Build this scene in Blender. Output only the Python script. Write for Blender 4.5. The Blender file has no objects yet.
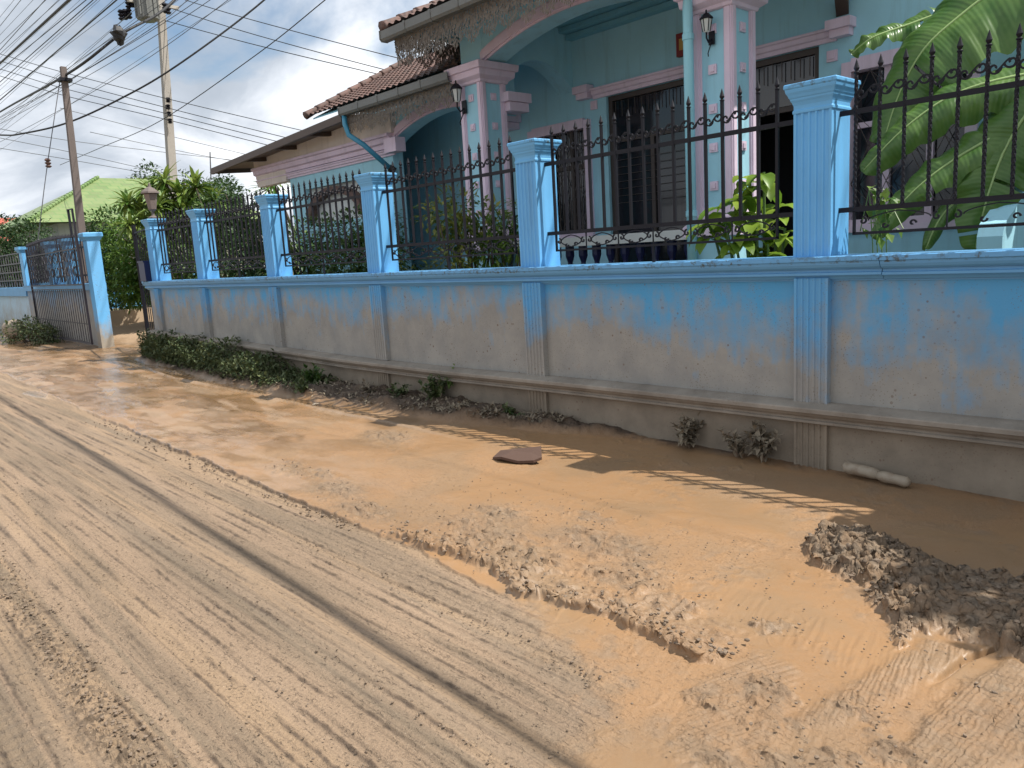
import bpy, math, random
import numpy as np
from mathutils import Vector, Matrix
random.seed(7)
C = bpy.context.scene.collection
sc = bpy.context.scene

# ------------------------------------------------------------------ camera
F_PX = 777.448; EYE = 1.6
_y, _p, _r = 0.7408, -0.1682, -0.0590
FW = Vector((math.sin(_y)*math.cos(_p), math.cos(_y)*math.cos(_p), math.sin(_p)))
_rt = Vector((math.cos(_y), -math.sin(_y), 0)); _up = _rt.cross(FW)
RT = math.cos(_r)*_rt + math.sin(_r)*_up; UP = RT.cross(FW)
cam = bpy.data.objects.new('camera', bpy.data.cameras.new('camera')); C.objects.link(cam)
cam.matrix_world = Matrix.Translation((0, 0, EYE)) @ Matrix((RT, UP, -FW)).transposed().to_4x4()
cam.data.sensor_width = 36; cam.data.lens = F_PX/1024*36
cam.data.clip_start = 0.05; cam.data.clip_end = 2000
sc.camera = cam

# ------------------------------------------------------------------ light
SUN = Vector((0.36, -0.49, 1)).normalized()
world = bpy.data.worlds.new('World'); sc.world = world; world.use_nodes = True
nt = world.node_tree; N = nt.nodes; Lk = nt.links
for n in list(N): N.remove(n)
out = N.new('ShaderNodeOutputWorld'); bg = N.new('ShaderNodeBackground'); Lk.new(bg.outputs[0], out.inputs[0])
sky = N.new('ShaderNodeTexSky'); sky.sky_type = 'NISHITA'; sky.sun_disc = False
sky.sun_elevation = math.asin(SUN.z); sky.sun_rotation = math.atan2(SUN.x, SUN.y)
sky.air_density = 1.2; sky.dust_density = 0.6; sky.ozone_density = 2.0
tc = N.new('ShaderNodeTexCoord'); sep = N.new('ShaderNodeSeparateXYZ'); Lk.new(tc.outputs['Generated'], sep.inputs[0])
def wm(op, a, b=None, c=None):
    m = N.new('ShaderNodeMath'); m.operation = op
    for i, v in enumerate((a, b, c)):
        if v is None: continue
        if isinstance(v, (int, float)): m.inputs[i].default_value = v
        else: Lk.new(v, m.inputs[i])
    return m.outputs[0]
zz = wm('ADD', wm('MAXIMUM', sep.outputs[2], 0), 0.34)
cmb = N.new('ShaderNodeCombineXYZ'); Lk.new(wm('DIVIDE', sep.outputs[0], zz), cmb.inputs[0]); Lk.new(wm('DIVIDE', sep.outputs[1], zz), cmb.inputs[1])
def wn(scale, det, rough, off):
    mp = N.new('ShaderNodeMapping'); mp.inputs['Location'].default_value = off; Lk.new(cmb.outputs[0], mp.inputs[0])
    n = N.new('ShaderNodeTexNoise'); n.inputs['Scale'].default_value = scale; n.inputs['Detail'].default_value = det
    n.inputs['Roughness'].default_value = rough; n.inputs['Distortion'].default_value = .4; Lk.new(mp.outputs[0], n.inputs[0]); return n.outputs[0]
def wr(v, stops):
    r = N.new('ShaderNodeValToRGB'); Lk.new(v, r.inputs[0]); e = r.color_ramp.elements
    while len(e) < len(stops): e.new(.5)
    for k, (p, c) in enumerate(stops): e[k].position = p; e[k].color = (*c, 1)
    return r.outputs[0]
cover = wr(wn(1.5, 7, .55, (3.1, 1.2, 0)), [(.32, (0, 0, 0)), (.44, (1, 1, 1))])
tone = wr(wn(2.0, 8, .55, (7.7, 4.3, 0)), [(.30, (3.7, 4.2, 4.9)), (.44, (4.7, 5.2, 5.9)), (.53, (6.8, 7.2, 7.8)), (.64, (9.6, 9.8, 10.1))])
mx = N.new('ShaderNodeMix'); mx.data_type = 'RGBA'; Lk.new(cover, mx.inputs[0]); Lk.new(sky.outputs[0], mx.inputs[6]); Lk.new(tone, mx.inputs[7])
Lk.new(mx.outputs[2], bg.inputs[0]); bg.inputs[1].default_value = 0.098
sl = bpy.data.lights.new('sun', 'SUN'); sl.energy = 4.8; sl.angle = math.radians(.55); sl.color = (1, .955, .88)
so = bpy.data.objects.new('sun', sl); C.objects.link(so); so.rotation_euler = SUN.to_track_quat('Z', 'Y').to_euler()
sc.view_settings.view_transform = 'Standard'; sc.view_settings.look = 'None'; sc.view_settings.gamma = 1
sc.view_settings.exposure = 0.42

# ------------------------------------------------------------------ materials
class NT:
    def __init__(s, name):
        s.m = bpy.data.materials.new(name); s.m.use_nodes = True; s.t = s.m.node_tree
        s.b = s.t.nodes['Principled BSDF']; s.o = s.t.nodes['Material Output']
    def n(s, t, **k):
        x = s.t.nodes.new(t)
        for a, v in k.items(): setattr(x, a, v)
        return x
    def l(s, a, b): s.t.links.new(a, b)
    def v(s, a, sock):
        if isinstance(a, (int, float)): sock.default_value = a
        elif isinstance(a, tuple): sock.default_value = a if len(a) == len(sock.default_value) else (*a, 1)
        else: s.l(a, sock)
    def obj(s): return s.n('ShaderNodeTexCoord').outputs['Object']
    def noise(s, scale, det=4, rough=.55, vec=None, scl=None, dist=0):
        x = s.n('ShaderNodeTexNoise'); x.inputs['Scale'].default_value = scale; x.inputs['Detail'].default_value = det
        x.inputs['Roughness'].default_value = rough; x.inputs['Distortion'].default_value = dist
        v = vec or s.obj()
        if scl:
            mp = s.n('ShaderNodeMapping'); mp.inputs['Scale'].default_value = scl; s.l(v, mp.inputs[0]); v = mp.outputs[0]
        s.l(v, x.inputs['Vector']); return x.outputs[0]
    def ramp(s, v, stops):
        r = s.n('ShaderNodeValToRGB'); s.l(v, r.inputs[0]); e = r.color_ramp.elements
        while len(e) < len(stops): e.new(.5)
        for k, (p, c) in enumerate(stops):
            e[k].position = p; e[k].color = (c, c, c, 1) if isinstance(c, (int, float)) else (*c, 1)
        return r.outputs[0]
    def mix(s, f, a, b):
        x = s.n('ShaderNodeMix', data_type='RGBA'); s.v(f, x.inputs[0]); s.v(a, x.inputs[6]); s.v(b, x.inputs[7]); return x.outputs[2]
    def math(s, op, a, b=0):
        x = s.n('ShaderNodeMath', operation=op); s.v(a, x.inputs[0]); s.v(b, x.inputs[1]); return x.outputs[0]
    def bump(s, h, st=.3, dist=.01):
        x = s.n('ShaderNodeBump'); x.inputs['Strength'].default_value = st; x.inputs['Distance'].default_value = dist
        s.l(h, x.inputs['Height']); s.l(x.outputs[0], s.b.inputs['Normal'])
    def base(s, c, rough=.7, metal=0, spec=.5):
        s.v(c, s.b.inputs['Base Color']); s.v(rough, s.b.inputs['Roughness']); s.v(metal, s.b.inputs['Metallic'])
        s.b.inputs['Specular IOR Level'].default_value = spec
        return s.m

MUD = (.33, .245, .17)
def paint(name, c, dirt=(.10, .085, .07), dlo=.62, rough=.55, var=.85, bump=.15):
    t = NT(name)
    n1 = t.noise(1.7, 6, .6); n2 = t.noise(14, 6, .65)
    col = t.mix(t.ramp(n1, [(.35, 0.), (.7, 1.)]), c, tuple(v*var for v in c))
    col = t.mix(t.ramp(n2, [(dlo, 0.), (dlo+.12, .75)]), col, dirt)
    st = t.ramp(t.noise(7, 5, .65, None, (1, 1, .09)), [(.52, 0.), (.70, .38)]); col = t.mix(st, col, tuple(.5*v+.5*d_ for v, d_ in zip(c, dirt)))
    t.bump(t.noise(60, 4, .6), bump, .004)
    return t.base(col, rough)
def flooded(name, c, z0, z1, mud=((.39, .33, .245), (.29, .24, .175))):
    """painted plaster with the flood's mud film up to an uneven line"""
    t = NT(name); o = t.obj(); sp = t.n('ShaderNodeSeparateXYZ'); t.l(o, sp.inputs[0])
    big = t.noise(1.3, 5, .6, o, (1, 1.1, 1.6)); mid = t.noise(5.5, 6, .62, o, (1, 1, .8)); drip = t.noise(9, 3, .5, o, (1, 1.6, .12))
    lvl = t.math('ADD', t.math('MULTIPLY', t.math('SUBTRACT', big, .5), 1.25), t.math('MULTIPLY', t.math('SUBTRACT', mid, .5), 1.0))
    lvl = t.math('ADD', lvl, t.math('MULTIPLY', t.math('SUBTRACT', drip, .5), .6))
    yb = t.math('MINIMUM', t.math('MAXIMUM', t.math('MULTIPLY', t.math('SUBTRACT', 3.4, sp.outputs[1]), .07), -.10), .16)
    zv = t.math('ADD', t.math('ADD', sp.outputs[2], yb), lvl)
    mp = t.n('ShaderNodeMapRange'); mp.inputs[1].default_value = z1; mp.inputs[2].default_value = z0; t.l(zv, mp.inputs[0])
    f = t.math('MULTIPLY', t.math('MINIMUM', mp.outputs[0], 1), .84 if 'plaster' in name or 'pilaster' in name else .95)
    mudc = t.mix(t.ramp(t.noise(3, 6, .65, o), [(.35, 0.), (.68, 1.)]), mud[0], mud[1])
    paintc = t.mix(t.ramp(t.noise(2.2, 5, .6, o, (1, 1, .35)), [(.4, 0.), (.7, .6)]), c, tuple(.75*v+.25*m for v, m in zip(c, (.28, .38, .42))))
    col = t.mix(f, paintc, mudc)
    vo = t.n('ShaderNodeTexVoronoi'); vo.inputs['Scale'].default_value = 17; t.l(o, vo.inputs['Vector'])
    spl = t.math('LESS_THAN', t.math('ADD', vo.outputs['Distance'], t.math('MULTIPLY', t.noise(7, 3, .5, o), .34)), .285)
    col = t.mix(t.math('MULTIPLY', t.math('MULTIPLY', spl, t.ramp(t.noise(1.1, 3, .5, o), [(.45, .15), (.6, 1.)])), .75), col, (.16, .10, .07))
    vo2 = t.n('ShaderNodeTexVoronoi'); vo2.inputs['Scale'].default_value = 55; t.l(o, vo2.inputs['Vector'])
    sp2 = t.math('LESS_THAN', t.math('ADD', vo2.outputs['Distance'], t.math('MULTIPLY', t.noise(3.2, 3, .5, o), .5)), .40)
    col = t.mix(t.math('MULTIPLY', sp2, .55), col, (.17, .12, .085))
    rust = t.ramp(t.noise(4.2, 7, .72, o), [(.66, 0.), (.74, .16)])
    col = t.mix(rust, col, (.32, .17, .09))
    t.bump(t.noise(38, 5, .65, o), .28, .006)
    return t.base(col, .78, spec=.3)
BLUE = (.15, .46, .82)
M = {}
M['blue'] = paint('blue_gloss_paint', BLUE, dlo=.70, rough=.5)
M['coping'] = paint('blue_coping_paint', (.15, .385, .68), dirt=(.05, .06, .055), dlo=.60, rough=.5)
M['wall'] = flooded('mud_stained_blue_plaster', (.085, .34, .62), .78, 1.36)
M['pilaster'] = flooded('mud_stained_blue_pilaster', (.12, .38, .68), .62, 1.22)
BROWNMUD = ((.30, .245, .18), (.20, .16, .115))
M['ledge'] = flooded('mud_caked_ledge', (.20, .33, .48), 1.1, 1.7, ((.33, .285, .23), (.21, .175, .135)))
M['plinth'] = flooded('mud_caked_plinth', (.2, .3, .4), 1.1, 1.7, BROWNMUD)
def topmold(name, c):
    t = NT(name); o = t.obj(); g = t.n('ShaderNodeNewGeometry'); sp = t.n('ShaderNodeSeparateXYZ'); t.l(g.outputs['Normal'], sp.inputs[0])
    so_ = t.n('ShaderNodeSeparateXYZ'); t.l(o, so_.inputs[0])
    n = t.noise(26, 7, .7, o); n2 = t.noise(2.5, 4, .6, o)
    edge = t.ramp(so_.outputs[2], [(0, 0.), (1, 1.)])
    hi = t.math('GREATER_THAN', so_.outputs[2], 1.405 if name.startswith('c') else 2.528)
    k = t.math('MULTIPLY', t.math('MULTIPLY', t.ramp(n, [(.50, 0.), (.60, 1.)]), t.ramp(n2, [(.42, .15), (.60, 1.)])), t.math('ADD', t.math('MULTIPLY', hi, .9), .05))
    col = t.mix(t.ramp(n2, [(.3, 0.), (.7, .5)]), c, tuple(.75*v for v in c))
    col = t.mix(k, col, (.07, .085, .08))
    t.bump(t.noise(50, 4, .6, o), .2, .004)
    return t.base(col, .5)
M['coping'] = topmold('coping_paint_with_mould', (.13, .37, .66))
M['cap'] = topmold('pillar_cap_paint_with_mould', (.14, .43, .76))
M['iron'] = NT('black_iron').base((.008, .008, .014), .55, .0, .3)
M['iron_purple'] = NT('dark_violet_iron').base((.012, .010, .018), .5, .0)
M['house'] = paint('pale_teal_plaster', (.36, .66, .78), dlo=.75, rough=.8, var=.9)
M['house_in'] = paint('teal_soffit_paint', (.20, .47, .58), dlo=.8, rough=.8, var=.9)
M['pink'] = paint('dusty_pink_paint', (.76, .62, .74), dlo=.72, rough=.7)
M['cream'] = paint('cream_board', (.74, .66, .60), dlo=.7, rough=.8)
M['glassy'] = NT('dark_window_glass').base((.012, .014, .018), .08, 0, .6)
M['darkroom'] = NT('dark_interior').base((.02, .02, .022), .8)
M['alu'] = NT('bronze_aluminium_frame').base((.07, .055, .05), .5, .3)
M['gutter'] = paint('grey_gutter_metal', (.16, .165, .155), dirt=(.12, .11, .1), dlo=.55, rough=.5)
M['lace'] = paint('weathered_metal_lace', (.17, .145, .12), dirt=(.07, .055, .045), dlo=.48, rough=.7)
M['tile'] = paint('red_brown_roof_tile', (.155, .088, .072), dirt=(.07, .055, .05), dlo=.5, rough=.75, var=.6)
M['wood'] = paint('dark_timber', (.09, .06, .045), dlo=.6)
M['sheet'] = paint('brown_roof_sheet', (.16, .12, .10), dlo=.6)
M['pipe'] = NT('sky_blue_pvc_pipe').base((.30, .62, .72), .35)
M['pipe_teal'] = NT('teal_pvc_pipe').base((.05, .27, .42), .35)
M['concrete'] = paint('bare_concrete', (.40, .37, .33), dlo=.62, rough=.9)
M['darkpole'] = paint('weathered_dark_pole', (.16, .13, .12), dlo=.58, rough=.9)
M['cable'] = NT('black_cable_sheath').base((.02, .02, .022), .6)
M['wire'] = NT('grey_wire').base((.10, .10, .11), .5, .3)
M['whitish'] = paint('pale_painted_concrete', (.60, .62, .60), dlo=.68, rough=.75)
M['navy'] = NT('navy_plastic_and_baluster_shade').base((.012, .016, .07), .4)
M['red'] = NT('dark_red_enamel').base((.22, .02, .02), .5)
M['gold'] = NT('dull_gold_print').base((.5, .3, .08), .5)
M['lampglass'] = NT('frosted_lamp_glass').base((.6, .62, .6), .3)
M['plastic_white'] = paint('dirty_white_plastic', (.36, .30, .225), dirt=(.22, .16, .11), dlo=.5, rough=.6)
M['brownleaf'] = NT('dead_leaf').base((.09, .05, .035), .8)

def leafmat(name, c1, c2, rough=.45, trans=.25):
    t = NT(name); g = t.n('ShaderNodeNewGeometry'); r = g.outputs['Random Per Island']
    col = t.mix(r, c1, c2)
    col = t.mix(t.ramp(t.noise(2.2, 3, .5), [(.35, 0.), (.7, .5)]), col, tuple(.55*v for v in c1))
    t.base(col, rough, spec=.4)
    tr = t.n('ShaderNodeBsdfTranslucent'); t.l(col, tr.inputs[0]); ms = t.n('ShaderNodeMixShader'); ms.inputs[0].default_value = trans
    t.l(t.b.outputs[0], ms.inputs[1]); t.l(tr.outputs[0], ms.inputs[2]); t.l(ms.outputs[0], t.o.inputs[0])
    return t.m
M['leaf_dark'] = leafmat('dark_green_leaves', (.018, .05, .014), (.055, .11, .025))
M['leaf_mid'] = leafmat('mid_green_leaves', (.035, .095, .018), (.12, .19, .04))
M['leaf_lime'] = leafmat('lime_green_leaves', (.16, .30, .03), (.34, .45, .06), .4, .35)
M['leaf_lime2'] = leafmat('pale_strap_leaves', (.09, .19, .03), (.30, .36, .08), .4, .3)
M['leaf_var'] = leafmat('yellow_green_leaves', (.07, .15, .03), (.38, .36, .08), .45, .3)
M['leaf_fresh'] = leafmat('fresh_green_leaves', (.06, .16, .02), (.22, .32, .06), .4, .3)
M['leaf_mud'] = leafmat('mud_coated_leaves', (.16, .13, .09), (.34, .28, .20), .8, .05)
M['leaf_weed'] = leafmat('weed_leaves', (.05, .085, .03), (.17, .19, .08), .6, .2)
M['bark'] = paint('grey_brown_bark', (.12, .09, .065), dlo=.55, rough=.9)
M['stem'] = NT('green_stem').base((.10, .17, .04), .5)
def bananamat():
    t = NT('banana_leaf_blade'); at = t.n('ShaderNodeUVMap'); sp = t.n('ShaderNodeSeparateXYZ'); t.l(at.outputs[0], sp.inputs[0])
    w = t.math('SINE', t.math('MULTIPLY', sp.outputs[0], 330)); w2 = t.noise(5, 3, .5)
    col = t.mix(t.ramp(w2, [(.3, 0.), (.7, 1.)]), (.05, .135, .025), (.13, .24, .05))
    wa = t.math('ADD', t.math('MULTIPLY', w, .5), .5)
    col = t.mix(t.math('MULTIPLY', wa, .10), col, (.24, .36, .12))
    t.bump(w, .2, .004); t.base(col, .32, spec=.5)
    tr = t.n('ShaderNodeBsdfTranslucent'); t.l(col, tr.inputs[0]); ms = t.n('ShaderNodeMixShader'); ms.inputs[0].default_value = .28
    t.l(t.b.outputs[0], ms.inputs[1]); t.l(tr.outputs[0], ms.inputs[2]); t.l(ms.outputs[0], t.o.inputs[0]); return t.m
M['banana'] = bananamat()
M['midrib'] = NT('pale_midrib').base((.30, .42, .16), .4)
def greentile():
    t = NT('lime_green_roof_tile'); o = t.n('ShaderNodeUVMap').outputs[0]
    br = t.n('ShaderNodeTexBrick'); br.inputs['Scale'].default_value = 1; br.inputs['Color1'].default_value = (.19, .26, .085, 1); br.inputs['Color2'].default_value = (.13, .19, .06, 1)
    br.inputs['Mortar'].default_value = (.10, .20, .05, 1); br.inputs['Mortar Size'].default_value = .035; br.inputs['Brick Width'].default_value = .5; br.inputs['Row Height'].default_value = .42
    t.l(o, br.inputs['Vector']); col = t.mix(t.ramp(t.noise(.4, 4, .6), [(.35, 0.), (.7, .5)]), br.outputs[0], (.24, .27, .13))
    return t.base(col, .5)
M['greentile'] = greentile()
def mudmat():
    t = NT('flood_mud'); o = t.obj()
    a = t.n('ShaderNodeAttribute', attribute_name='mudcol'); w = t.n('ShaderNodeAttribute', attribute_name='wet')
    n = t.noise(85, 6, .75, o); n3 = t.noise(16, 6, .65, o); dry = t.math('SUBTRACT', 1, w.outputs['Fac'])
    col = t.mix(t.math('MULTIPLY', t.ramp(n, [(.38, 1.), (.5, 0.)]), t.math('ADD', t.math('MULTIPLY', dry, .50), .05)), a.outputs['Color'], (.13, .095, .065))
    col = t.mix(t.math('MULTIPLY', t.ramp(n, [(.60, 0.), (.70, 1.)]), t.math('ADD', t.math('MULTIPLY', dry, .52), .03)), col, (.55, .45, .35))
    col = t.mix(t.ramp(n3, [(.42, 0.), (.7, .22)]), col, (.25, .18, .115))
    ds = t.noise(1, 3, .6, o, (80, 26, 1), .9); dm = t.noise(2.2, 4, .6, o, (2.2, .8, 1))
    col = t.mix(t.math('MULTIPLY', t.math('MULTIPLY', t.ramp(ds, [(.63, 0.), (.68, 1.)]), t.ramp(dm, [(.42, 0.), (.56, 1.)])), t.math('MULTIPLY', t.math('MAXIMUM', dry, 0), .6)), col, (.10, .065, .042))  # dark dashes painted as shade in cracks too fine for the mesh
    rg = t.math('SUBTRACT', .92, t.math('MULTIPLY', w.outputs['Fac'], .60)); rg = t.math('ADD', rg, t.math('MULTIPLY', t.math('SUBTRACT', n3, .5), .25))
    t.base(col, rg, spec=.5)
    hn = t.math('MULTIPLY', t.math('ADD', t.noise(70, 6, .7, o), t.math('MULTIPLY', n, .6)), t.math('ADD', t.math('MULTIPLY', dry, .92), .08))
    hn = t.math('SUBTRACT', hn, t.math('MULTIPLY', t.ramp(ds, [(.60, 0.), (.68, .6)]), dry)); t.bump(hn, 1.0, .010)
    return t.m
M['mud'] = mudmat()
M['clod'] = paint('grey_brown_clod', (.21, .155, .11), dirt=(.10, .07, .045), dlo=.5, rough=.9, bump=.5)

# ------------------------------------------------------------------ mesh helpers
class MB:
    def __init__(s): s.v = []; s.f = []
    def add(s, vs, fs):
        o = len(s.v); s.v += [tuple(v) for v in vs]; s.f += [tuple(i+o for i in f) for f in fs]; return s
    def box(s, x0, x1, y0, y1, z0, z1):
        vs = [(x, y, z) for z in (z0, z1) for y in (y0, y1) for x in (x0, x1)]
        return s.add(vs, [(0, 2, 3, 1), (4, 5, 7, 6), (0, 1, 5, 4), (2, 6, 7, 3), (0, 4, 6, 2), (1, 3, 7, 5)])
    def tube(s, pts, r, n=6, cap=True):
        pts = [Vector(p) for p in pts]; rs = r if isinstance(r, (list, tuple)) else [r]*len(pts)
        vs = []; fs = []; prev = None
        for i, p in enumerate(pts):
            d = (pts[min(i+1, len(pts)-1)]-pts[max(i-1, 0)]).normalized()
            if prev is None:
                a = Vector((0, 0, 1)) if abs(d.z) < .9 else Vector((1, 0, 0)); u = d.cross(a).normalized()
            else: u = (prev-d*prev.dot(d)).normalized()
            prev = u; w = d.cross(u)
            for k in range(n):
                t = 2*math.pi*k/n+math.pi/n; vs.append(p+(u*math.cos(t)+w*math.sin(t))*rs[i])
        for i in range(len(pts)-1):
            for k in range(n):
                a, b = i*n+k, i*n+(k+1) % n; fs.append((a, b, b+n, a+n))
        if cap: fs.append(tuple(range(n))[::-1]); fs.append(tuple((len(pts)-1)*n+k for k in range(n)))
        return s.add(vs, fs)
    def lathe(s, c, prof, n=12, rot=0):
        """prof: (radius, z) from the bottom up"""
        vs = []; fs = []
        for r, z in prof:
            for k in range(n):
                t = 2*math.pi*k/n+rot; vs.append((c[0]+r*math.cos(t), c[1]+r*math.sin(t), c[2]+z))
        for i in range(len(prof)-1):
            for k in range(n): a, b = i*n+k, i*n+(k+1) % n; fs.append((a, b, b+n, a+n))
        fs.append(tuple(range(n))[::-1]); fs.append(tuple((len(prof)-1)*n+k for k in range(n)))
        return s.add(vs, fs)
    def square(s, c, prof, hx=None):
        """square lathe: half widths"""
        return s.lathe(c, [(h*math.sqrt(2), z) for h, z in prof], 4, math.pi/4)
    def sweep(s, prof, y0, y1, zoff=None, n=1):
        """closed (x,z) profile swept along Y"""
        m = len(prof); vs = []; fs = []
        for i in range(n+1):
            y = y0+(y1-y0)*i/n; dz = zoff(y) if zoff else 0
            vs += [(x, y, z+dz) for x, z in prof]
        for i in range(n):
            for k in range(m): a, b = i*m+k, i*m+(k+1) % m; fs.append((a, b, b+m, a+m))
        fs.append(tuple(range(m))[::-1]); fs.append(tuple(n*m+k for k in range(m)))
        return s.add(vs, fs)
    def extr(s, poly, z0, z1):
        """(x,y) polygon extruded in z"""
        m = len(poly); vs = [(x, y, z) for z in (z0, z1) for x, y in poly]
        return s.add(vs, [(k, (k+1) % m, (k+1) % m+m, k+m) for k in range(m)]+[tuple(range(m))[::-1], tuple(range(m, 2*m))])
    def build(s, name, mat, parent=None, smooth=False, fix=True):
        me = bpy.data.meshes.new(name); me.from_pydata(s.v, [], s.f); me.materials.append(mat)
        if fix and len(s.f) < 60000:
            import bmesh
            b = bmesh.new(); b.from_mesh(me); bmesh.ops.recalc_face_normals(b, faces=b.faces); b.to_mesh(me); b.free()
        if smooth: me.polygons.foreach_set('use_smooth', [True]*len(me.polygons))
        o = bpy.data.objects.new(name, me); C.objects.link(o)
        if parent is not None:
            o.parent = parent; o.matrix_parent_inverse = Matrix.Translation(parent.location).inverted()
        return o
def tag(o, label, cat, group=None, kind=None):
    if label: o['label'] = label
    if cat: o['category'] = cat
    if group: o['group'] = group
    if kind: o['kind'] = kind
    return o
def thing(name, loc, label, cat, group=None):
    o = bpy.data.objects.new(name, None); o.empty_display_size = .2; C.objects.link(o); o.location = loc; return tag(o, label, cat, group)
def copy_thing(src, loc, label):
    r = src.copy(); C.objects.link(r); r.location = loc; r['label'] = label
    d = {src: r}
    for ch in src.children:
        c = ch.copy(); C.objects.link(c); c.parent = r; d[ch] = c
        for g in ch.children:
            e = g.copy(); C.objects.link(e); e.parent = c
    return r
def at(x, y, D):
    """a point D metres (along the ground) from the photographer, seen in direction (x, y) of the photo"""
    d = RT*(x-512) - UP*(y-384) + FW*F_PX
    d *= D/math.hypot(d.x, d.y); return Vector((d.x, d.y, d.z+EYE))

# ------------------------------------------------------------------ noise
def _hash(ix, iy, s):
    h = (ix.astype(np.int64)*374761393 + iy.astype(np.int64)*668265263 + s*1274126177) & 0xffffffff
    h = ((h ^ (h >> 13))*1274126177) & 0xffffffff
    return (h ^ (h >> 16)) & 0xffffffff
def perlin(x, y, s=0):
    ix = np.floor(x); iy = np.floor(y); fx = x-ix; fy = y-iy
    def g(ax, ay, dx, dy):
        a = _hash(ax, ay, s).astype(np.float64)*(2*math.pi/4294967296.); return np.cos(a)*dx+np.sin(a)*dy
    u = fx*fx*fx*(fx*(fx*6-15)+10); v = fy*fy*fy*(fy*(fy*6-15)+10)
    a = g(ix, iy, fx, fy); b = g(ix+1, iy, fx-1, fy); c = g(ix, iy+1, fx, fy-1); d = g(ix+1, iy+1, fx-1, fy-1)
    return 1.5*((a*(1-u)+b*u)*(1-v)+(c*(1-u)+d*u)*v)
def fbm(x, y, o=4, s=0, g=.5):
    t = 0; a = 1; k = 1
    for i in range(o): t = t+a*perlin(x*k, y*k, s+i*17); a *= g; k *= 2.03
    return t
def billow(x, y, o=4, s=0, g=.5):
    t = 0; a = 1; k = 1; w = 0
    for i in range(o): t = t+a*np.abs(perlin(x*k, y*k, s+i*17)); w += a; a *= g; k *= 2.03
    return t/w
def ss(a, b, x): t = np.clip((x-a)/(b-a), 0, 1); return t*t*(3-2*t)
def seg_dist(x, y, pts):
    best = np.full(x.shape, 1e9); side = np.zeros(x.shape)
    for (x0, y0), (x1, y1) in zip(pts[:-1], pts[1:]):
        dx, dy = x1-x0, y1-y0; t = np.clip(((x-x0)*dx+(y-y0)*dy)/(dx*dx+dy*dy), 0, 1)
        qx = x-x0-t*dx; qy = y-y0-t*dy; d = np.hypot(qx, qy); m = d < best
        best = np.where(m, d, best); side = np.where(m, np.sign(dx*qy-dy*qx), side)
    return best, side
def poly_sd(x, y, pts):
    """signed distance, positive inside"""
    d, _ = seg_dist(x, y, pts+pts[:1]); ins = np.zeros(x.shape, bool)
    for (x0, y0), (x1, y1) in zip(pts, pts[1:]+pts[:1]):
        if y0 == y1: continue
        c = ((y0 > y) != (y1 > y)) & (x < (x1-x0)*(y-y0)/(y1-y0)+x0); ins ^= c
    return np.where(ins, d, -d)

# ------------------------------------------------------------------ ground
PILE = [(3.66, 1.87), (3.53, 1.76), (3.4, 1.52), (3.36, 1.37), (3.23, 1.35), (3.17, 1.24), (3.07, 1.16), (2.88, 1.1), (2.99, 1.08), (3.12, 1.07), (3.14, .83), (3.08, .7), (3.2, .3), (3.9, .2), (3.95, .7), (3.83, .91), (3.77, 1.19), (3.93, 1.44), (4.02, 1.65), (3.93, 1.86)]
BERM = [(2.34, 3.85), (2.38, 3.26), (2.42, 2.9), (2.29, 2.53), (2.35, 2.35), (2.40, 2.02), (2.35, 1.69), (2.40, 1.5)]
ARC = [(3.25, .70), (3.17, .80), (3.0, .86), (2.82, .88), (2.65, .9)]
G1 = [(2.96, 1.07), (3.1, 1.05), (3.12, .83), (2.91, .87), (2.65, .92), (2.3, 1.0), (2.1, 1.22)]
G2 = [(3.11, .68), (3.13, .77), (2.85, .83), (2.63, .86), (2.3, .86), (2.1, .7), (2.62, .45)]
G0 = [(1.75, 1.35), (2.05, 1.1), (2.55, 1.25), (2.62, 1.5), (2.2, 1.55)]
SPOTS = [(2.15, 1.4, .09), (2.77, 1.51, .07), (2.34, 1.33, .09), (1.91, 1.23, .11), (2.9, 2.31, .10), (2.77, 3.38, .20), (3.03, 2.68, .22), (2.11, .94, .10), (2.63, .62, .13), (2.83, .68, .08), (3.81, 5.85, .22),
         (2.71, 5.62, .16), (2.63, 4.79, .20), (2.75, 5.3, .14), (2.58, 3.25, .16), (3.02, 3.49, .14), (2.28, .86, .09), (2.0, 1.05, .10), (2.6, 2.9, .22), (2.75, 2.3, .16), (2.65, 1.95, .14), (3.3, 3.0, .10), (2.5, 4.2, .18), (2.18, 1.18, .08), (2.42, .98, .07)]
XB_Y = [1.2, 1.5, 1.63, 1.73, 2.0, 2.72, 3.56, 4.77, 6.6, 9.7, 11.7, 16.5, 22, 30]
XB_X = [.9, 1.58, 1.90, 2.19, 2.24, 2.26, 2.33, 2.34, 2.38, 2.42, 2.47, 2.63, 2.5, 2.2]
BK_Y = [-3, 1.2, 2.5, 3.3, 4.2, 5, 6, 7, 8.4, 10.8, 14.4, 15.5, 16.4]
BK_X = [5.0, 4.99, 4.93, 4.87, 4.80, 4.66, 4.46, 4.34, 4.28, 4.24, 4.45, 4.6, 5.1]
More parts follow.
